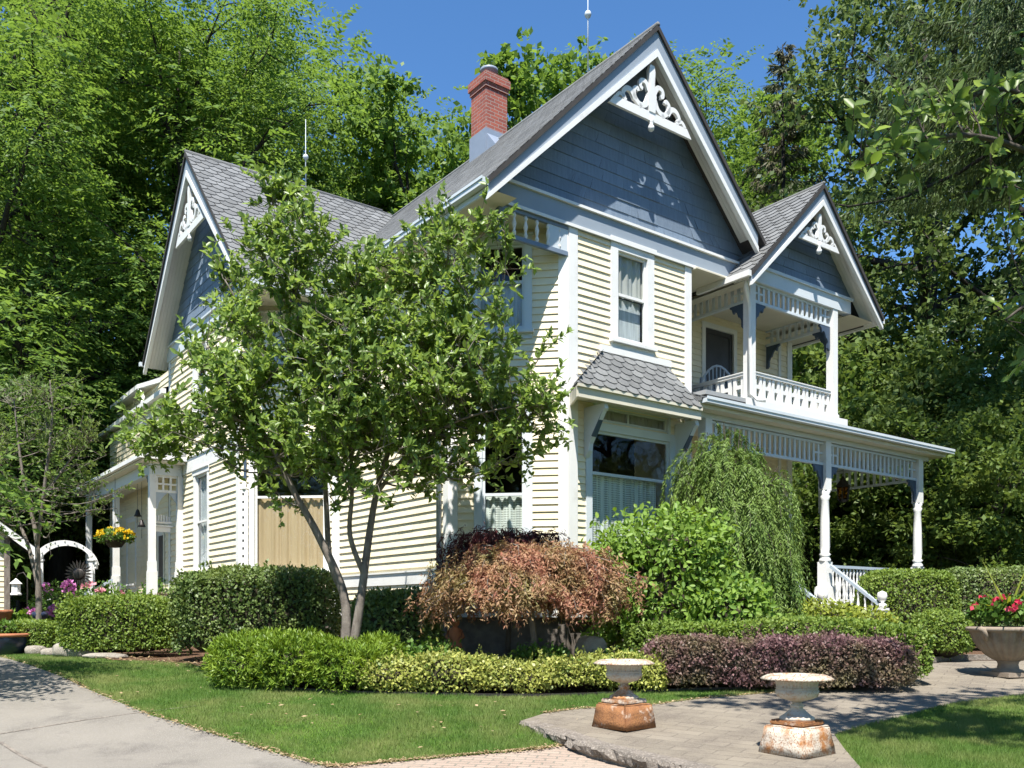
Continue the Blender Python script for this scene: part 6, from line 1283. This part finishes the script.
# big leaved tree at the right, most of it outside the frame, one limb reaching into the picture
Y0 = 8.0; bx, by, bz = 8.2, 8.0, 0.05
stems = [([(0, 0, 0), (-0.1, 0, 1.6), (-0.3, 0, 3.2), (-0.2, 0, 5.0), (0.1, 0.1, 7.0)], 0.20, 0.05), ([(-0.28, 0, 3.0), L_(1090, 190), L_(1024, 150, -0.2), L_(960, 135, -0.5), L_(900, 150, -0.8), L_(850, 165, -1.0)], 0.04, 0.005),
         ([L_(1090, 190), L_(1050, 120), L_(1010, 90, -0.1), L_(960, 100, -0.2)], 0.04, 0.008), ([(-0.3, 0, 2.6), L_(1100, 300), L_(1040, 300), L_(1005, 320)], 0.05, 0.008), ([(-0.2, 0, 5.0), (-0.8, 0, 7.2), (-2.6, -0.6, 8.5), (-5.8, -1.0, 8.6)], 0.08, 0.012), ([(-0.8, -0.4, 7.2), (-2.2, -2.2, 8.4), (-5.2, -3.0, 8.7)], 0.06, 0.012), ([(-0.2, 0, 4.0), (1.0, -0.6, 5.2), (1.8, -1.0, 6.0)], 0.06, 0.01)]
blobs = []
for (px, py, r, n, dy) in ((1030, 110, 26, 3, 0), (1000, 110, 20, 3, -0.2), (965, 112, 18, 3, -0.3), (930, 130, 16, 3, -0.6), (905, 145, 14, 2, -0.8), (872, 152, 11, 2, -1.0), (850, 163, 8, 1, -1.0), (1025, 190, 18, 2, 0), (1042, 240, 22, 2, 0), (1030, 300, 14, 2, 0), (1036, 330, 16, 2, 0.1), (1020, 75, 18, 2, 0), (985, 158, 14, 1, -0.3)):
    x, y, z = L_(px, py, dy); blobs.append((x, y, z, r*Y0/FPX, n))
for (x, y, z, r, n) in ((-6.2, -1.0, 8.6, 0.6, 10), (-5.3, -1.3, 8.7, 0.7, 12), (-4.4, -1.0, 8.9, 0.7, 12), (-3.4, -1.3, 8.8, 0.7, 12), (-2.4, -1.0, 9.0, 0.7, 12), (-3.6, -2.3, 8.6, 0.8, 16), (-2.6, -2.8, 8.8, 0.8, 16), (-1.6, -2.2, 8.7, 0.8, 16), (-0.7, -2.8, 8.5, 0.8, 14), (-3.4, -3.4, 8.8, 0.7, 12), (-2.2, -3.6, 8.9, 0.7, 14), (-1.1, -3.4, 8.8, 0.7, 12), (-4.3, -2.6, 8.7, 0.6, 10), (-5.0, -3.2, 8.8, 0.6, 12), (-4.3, -3.6, 8.9, 0.6, 12), (-5.5, -2.8, 8.7, 0.6, 10), (-3.7, -3.0, 8.9, 0.6, 10), (0.6, -1.0, 8.2, 0.9, 12), (0.3, 0.3, 8.8, 1.0, 12), (1.6, -1, 6.8, 1.0, 10), (0.8, 1.5, 7.4, 0.9, 10)):
    blobs.append((x, y, z, r, n))
small_tree('broadleaf_tree', 'tree with large soft leaves, its limb hanging into the right of the picture', (bx, by, bz), stems, blobs, 1, 'lf_cat', 'bark', 80, 0.125, 0.07, rosette=6, subs=5, tlen=0.34, up=-0.15)
# tree left of the frame that shades the driveway
make_tree('shade_tree', 'small leafy tree standing left of the driveway', (-8.9, 10.9, 0.1), 'lf_ash', 'bark', seed=91, H=6.4, R=2.2, cb=2.6, nlimb=10, per=5, fronds=16, leaflets=9, tr=0.14)

make_tree('shade_tree', 'second small leafy tree farther along the left side of the driveway', (-13.2, 16.4, 0.3), 'lf_ash', 'bark', seed=92, H=6.4, R=2.3, cb=2.6, nlimb=10, per=5, fronds=16, leaflets=9, tr=0.14)
# ---- the big trees
A1 = make_tree('ash_tree', 'tall bright green tree just left of the left gable peak', (PX(182, 33), 33, 0.5), 'lf_ash', 'bark_dark', 'tall trees behind the left of the house', seed=1, H=25, R=5.6, cb=5, nlimb=20, per=8, fronds=26, leaflets=11, ll=0.23, lw=0.105, fl=0.95, tr=0.42)
A2 = make_tree('ash_tree', 'tall light green tree above the left wing roof, right of the lightning rod', (PX(218, 36), 36, 0.5), 'lf_ash2', 'bark_dark', 'tall trees behind the left of the house', seed=2, H=25.8, R=5.8, cb=6, nlimb=20, per=8, fronds=26, leaflets=11, ll=0.23, lw=0.105, fl=0.95, tr=0.42)
A3 = make_tree('maple_tree', 'rounded green tree directly left of the brick chimney', (PX(412, 40), 40, 0.5), 'lf_ash', 'bark_dark', 'green trees behind the main roof', seed=3, H=24.5, R=5.2, cb=6, nlimb=18, per=8, fronds=20, leaflets=12, ll=0.30, lw=0.19, fl=0.9, style='leaf', tr=0.4)
def cp(src, px, Y, h, rz, label, group=None):
    base = 25.0 if src is A1 else (24.5 if src is A3 else 25.8); s = h/base
    return copy_thing(src, (PX(px, Y), Y, 0.5), rz, s, label, group)
GL = 'tall trees behind the left of the house'; GM = 'green trees behind the main roof'
cp(A1, 62, 31, 25.5, 1.9, 'tall tree filling the upper left corner of the photo', GL)
cp(A2, -30, 27, 21, 0.7, 'leafy tree at the left border, branches reaching over the arbor', GL)
cp(A3, 100, 42, 29, 2.6, 'dark tall tree behind the two trees left of the left gable', GL)
cp(A2, 185, 42, 32, 4.1, 'tallest tree of the left group, its top outside the picture above the wing roof', GL)
cp(A3, 20, 40, 27, 5.2, 'dark tree deep in the left group, seen between the front trunks', GL)
cp(A1, 352, 45, 28, 3.3, 'green tree with its top against the sky between the wing roof and chimney', GL)
cp(A2, 468, 47, 26.6, 1.2, 'light green tree directly behind the brick chimney', GM)
cp(A3, 553, 44, 27.6, 2.2, 'light green tree rising above the slope of the main roof right of the chimney', GM)
cp(A1, 622, 46, 29.8, 0.4, 'tree whose top shows behind the peak of the main gable', GM)
cp(A2, 708, 44, 26.6, 2.9, 'light green tree between the main gable and the small dormer gable', GM)
cp(A3, 765, 52, 29.5, 0.9, 'tree behind the dormer roof, half hidden by the old conifer', GM)
# unseen trees behind the camera, added for pane reflections and less sky fill
cp(A1, 512, 0.01, 17, 0.3, 'unseen tall green tree across the lawn behind the photographer', 'trees behind the photographer').location = (-9, -17, 0)
cp(A3, 512, 0.01, 16, 1.3, 'unseen rounded tree across the lawn behind the photographer, to the right', 'trees behind the photographer').location = (4, -20, 0)
cp(A2, 512, 0.01, 18, 2.3, 'unseen tall tree across the lawn behind the photographer, far left', 'trees behind the photographer').location = (-20, -12, 0)
cp(A3, 512, 0.01, 17, 4.3, 'unseen rounded tree beside the lawn, right of the photographer', 'trees behind the photographer').location = (21, 3, 0)
cp(A1, 512, 0.01, 18, 5.3, 'unseen tall green tree beside the lawn, far right of the photographer', 'trees behind the photographer').location = (27, 11, 0)
cp(A2, 512, 0.01, 18, 0.9, 'unseen tall green tree to the right, nearest the street', 'trees behind the photographer').location = (18, -6, 0)
cp(A2, 512, 0.01, 22, 1.9, 'unseen tall green tree behind the photographer, directly opposite the house corner', 'trees behind the photographer').location = (-3, -27, 0)
cp(A1, 512, 0.01, 21, 3.9, 'unseen tall green tree far behind the photographer, to the left', 'trees behind the photographer').location = (-15, -24, 0)
cp(A3, 512, 0.01, 21, 2.2, 'unseen tall rounded tree far behind the photographer, to the right', 'trees behind the photographer').location = (11, -25, 0)
cp(A2, 512, 0.01, 17, 5.0, 'unseen tall green tree on the left beyond the driveway', 'trees behind the photographer').location = (-27, 1, 0)
# right: oaks, spruces
O1 = make_tree('oak_tree', 'tall dark oak whose trunk rises right of the balcony', (PX(925, 34), 34, 0.5), 'lf_oak', 'bark_dark', 'dark oaks on the right', seed=11, H=27, R=6.0, cb=6.5, nlimb=18, per=8, fronds=13, leaflets=11, ll=0.24, lw=0.15, style='leaf', tr=0.55)
def cpo(px, Y, h, rz, label): return copy_thing(O1, (PX(px, Y), Y, 0.5), rz, h/27, label, 'dark oaks on the right')
cpo(925, 38, 30, 2.0, 'oak with its leafy edge against the sky above the dormer gable')
cpo(1060, 31, 26, 3.7, 'dark oak at the right border of the photo')
cpo(1120, 36, 27, 1.1, 'oak standing beyond the right border of the photo')
spruce_tree('norway_spruce', 'huge spruce with hanging branches filling the upper right corner', (PX(1085, 21), 21, 0.5), 'lf_spruce', 21, 18.5, 6.6, 13.2, 80, 330, 0.28, 0.034, 'tall spruces', 0.4, 1.1)
spruce_tree('old_conifer', 'thin old conifer with brownish green needles left of the oaks', (PX(783, 38), 38, 0.5), 'lf_pine', 22, 25.2, 3.4, 6, 90, 60, 0.36, 0.07, 'tall spruces', 0.3, 0.9)
spruce_tree('dark_conifer', 'dark pointed conifer top in front of the sky above the left trees', (PX(262, 50), 50, 0.5), 'lf_spruce', 23, 38, 4.4, 12, 90, 50, 0.6, 0.1, 'tall spruces', 0.35, 1.0)
# understory, seen through the porch and under the tall trees
U1 = make_tree('understory_tree', 'light green young tree seen through the front porch opening', (PX(865, 27.5), 27.5, 0.5), 'lf_under', 'bark', 'young trees in the shade on the right', seed=31, H=6.2, R=2.6, cb=0.7, nlimb=15, per=6, fronds=15, leaflets=10, ll=0.17, lw=0.095, style='leaf', tr=0.1)
for (px, Y, h, rz, lab) in ((940, 25.0, 6.4, 1.0, 'young green tree in the shade just right of the porch corner'), (1000, 22.5, 5.6, 2.0, 'young tree behind the hedge above the stone planter'), (805, 27, 6.0, 3.0, 'young tree glimpsed behind the weeping spruce through the porch'), (1050, 25, 7.5, 4.2, 'young tree at the right border below the dark oak'), (905, 29, 9, 5.1, 'young tree below the big oak trunk above the porch roof'), (975, 28, 9, 0.4, 'young tree in deep shade between porch roof and right border'), (845, 33, 10.5, 1.7, 'young tree whose leaves show just right of the balcony post')):
    copy_thing(U1, (PX(px, Y), Y, 0.5), rz, h/6.2, lab, 'young trees in the shade on the right')
for (px, Y, h, rz, lab) in ((20, 33, 8.5, 0.2, 'dark bushy young tree behind the arbor at left'), (90, 34, 9, 1.4, 'dark bushy young tree between the arbor and the side porch'), (-50, 29, 8, 2.4, 'bushy young tree behind the garden shed'), (130, 36, 10, 3.1, 'bushy young tree behind the roof of the side porch'), (55, 38, 11, 3.9, 'bushy young tree deep behind the arbor arch')):
    copy_thing(U1, (PX(px, Y), Y, 0.5), rz, h/6.2, lab, 'young trees in the shade at the left')
# far wood closing the view behind the garden
g = np.random.default_rng(99); n = 26000; th = g.uniform(-0.75, 0.75, n); rr = g.uniform(58, 72, n); hz = g.random(n)**1.1*20
P = np.stack([np.sin(th)*rr, np.cos(th)*rr, hz + 0.3], 1); lf = lumpf(4); P[:, 2] *= 0.8 + 0.25*lf(P*np.array([1, 1, 0]), 0.12)
o = link('far_wood', leaf_mesh('far_wood', P, rdir(n, -0.1, g), rdir(n, 0.4, g), 1.1, 0.7, 4), M['lf_oak']); tag(o, 'dark distant wood behind all the garden trees', 'wood', kind='stuff')
# ------------------------------------------------------------------ camera, sun, sky
SUN_DIR = Vector((-0.10, -0.60, 1.14)).normalized()      # towards the sun
elev = math.asin(SUN_DIR.z); az = math.atan2(SUN_DIR.x, SUN_DIR.y)
sd = bpy.data.lights.new('sun', 'SUN'); sd.energy = 5.0; sd.angle = math.radians(0.53); sd.color = (1.0, 0.955, 0.88)
so = bpy.data.objects.new('sun', sd); COL.objects.link(so); so.rotation_euler = SUN_DIR.to_track_quat('Z', 'Y').to_euler()
w = bpy.data.worlds.new('World'); SC.world = w; w.use_nodes = True
nt = w.node_tree; nt.nodes.clear()
wo = nt.nodes.new('ShaderNodeOutputWorld'); bg = nt.nodes.new('ShaderNodeBackground'); sk = nt.nodes.new('ShaderNodeTexSky')
sk.sky_type = 'NISHITA'; sk.sun_disc = False; sk.sun_elevation = elev; sk.sun_rotation = az
sk.air_density = 1.0; sk.dust_density = 0.0; sk.ozone_density = 2.2; sk.altitude = 1500
bg.inputs['Strength'].default_value = 0.108
hs = nt.nodes.new('ShaderNodeHueSaturation'); hs.inputs['Saturation'].default_value = 1.2; hs.inputs['Value'].default_value = 1.05; nt.links.new(sk.outputs[0], hs.inputs['Color']); nt.links.new(hs.outputs[0], bg.inputs[0]); nt.links.new(bg.outputs[0], wo.inputs[0])
cd = bpy.data.cameras.new('camera'); co = bpy.data.objects.new('camera', cd); COL.objects.link(co)
co.location = (0, 0, EYE); co.rotation_euler = (PI/2, 0, 0)
cd.sensor_fit = 'HORIZONTAL'; cd.sensor_width = 36.0; cd.lens = FPX/1024*36.0
cd.shift_y = (HORIZON - 384)/1024; cd.clip_start = 0.1; cd.clip_end = 2000
SC.camera = co
SC.view_settings.view_transform = 'Standard'; SC.view_settings.look = 'None'; SC.view_settings.gamma = 1; SC.view_settings.use_curve_mapping = False
SC.view_settings.exposure = 1.1
SC.cycles.max_bounces = 6; SC.cycles.transparent_max_bounces = 12; SC.cycles.diffuse_bounces = 3; SC.cycles.glossy_bounces = 3; SC.cycles.transmission_bounces = 4
SC.cycles.caustics_reflective = False; SC.cycles.caustics_refractive = False
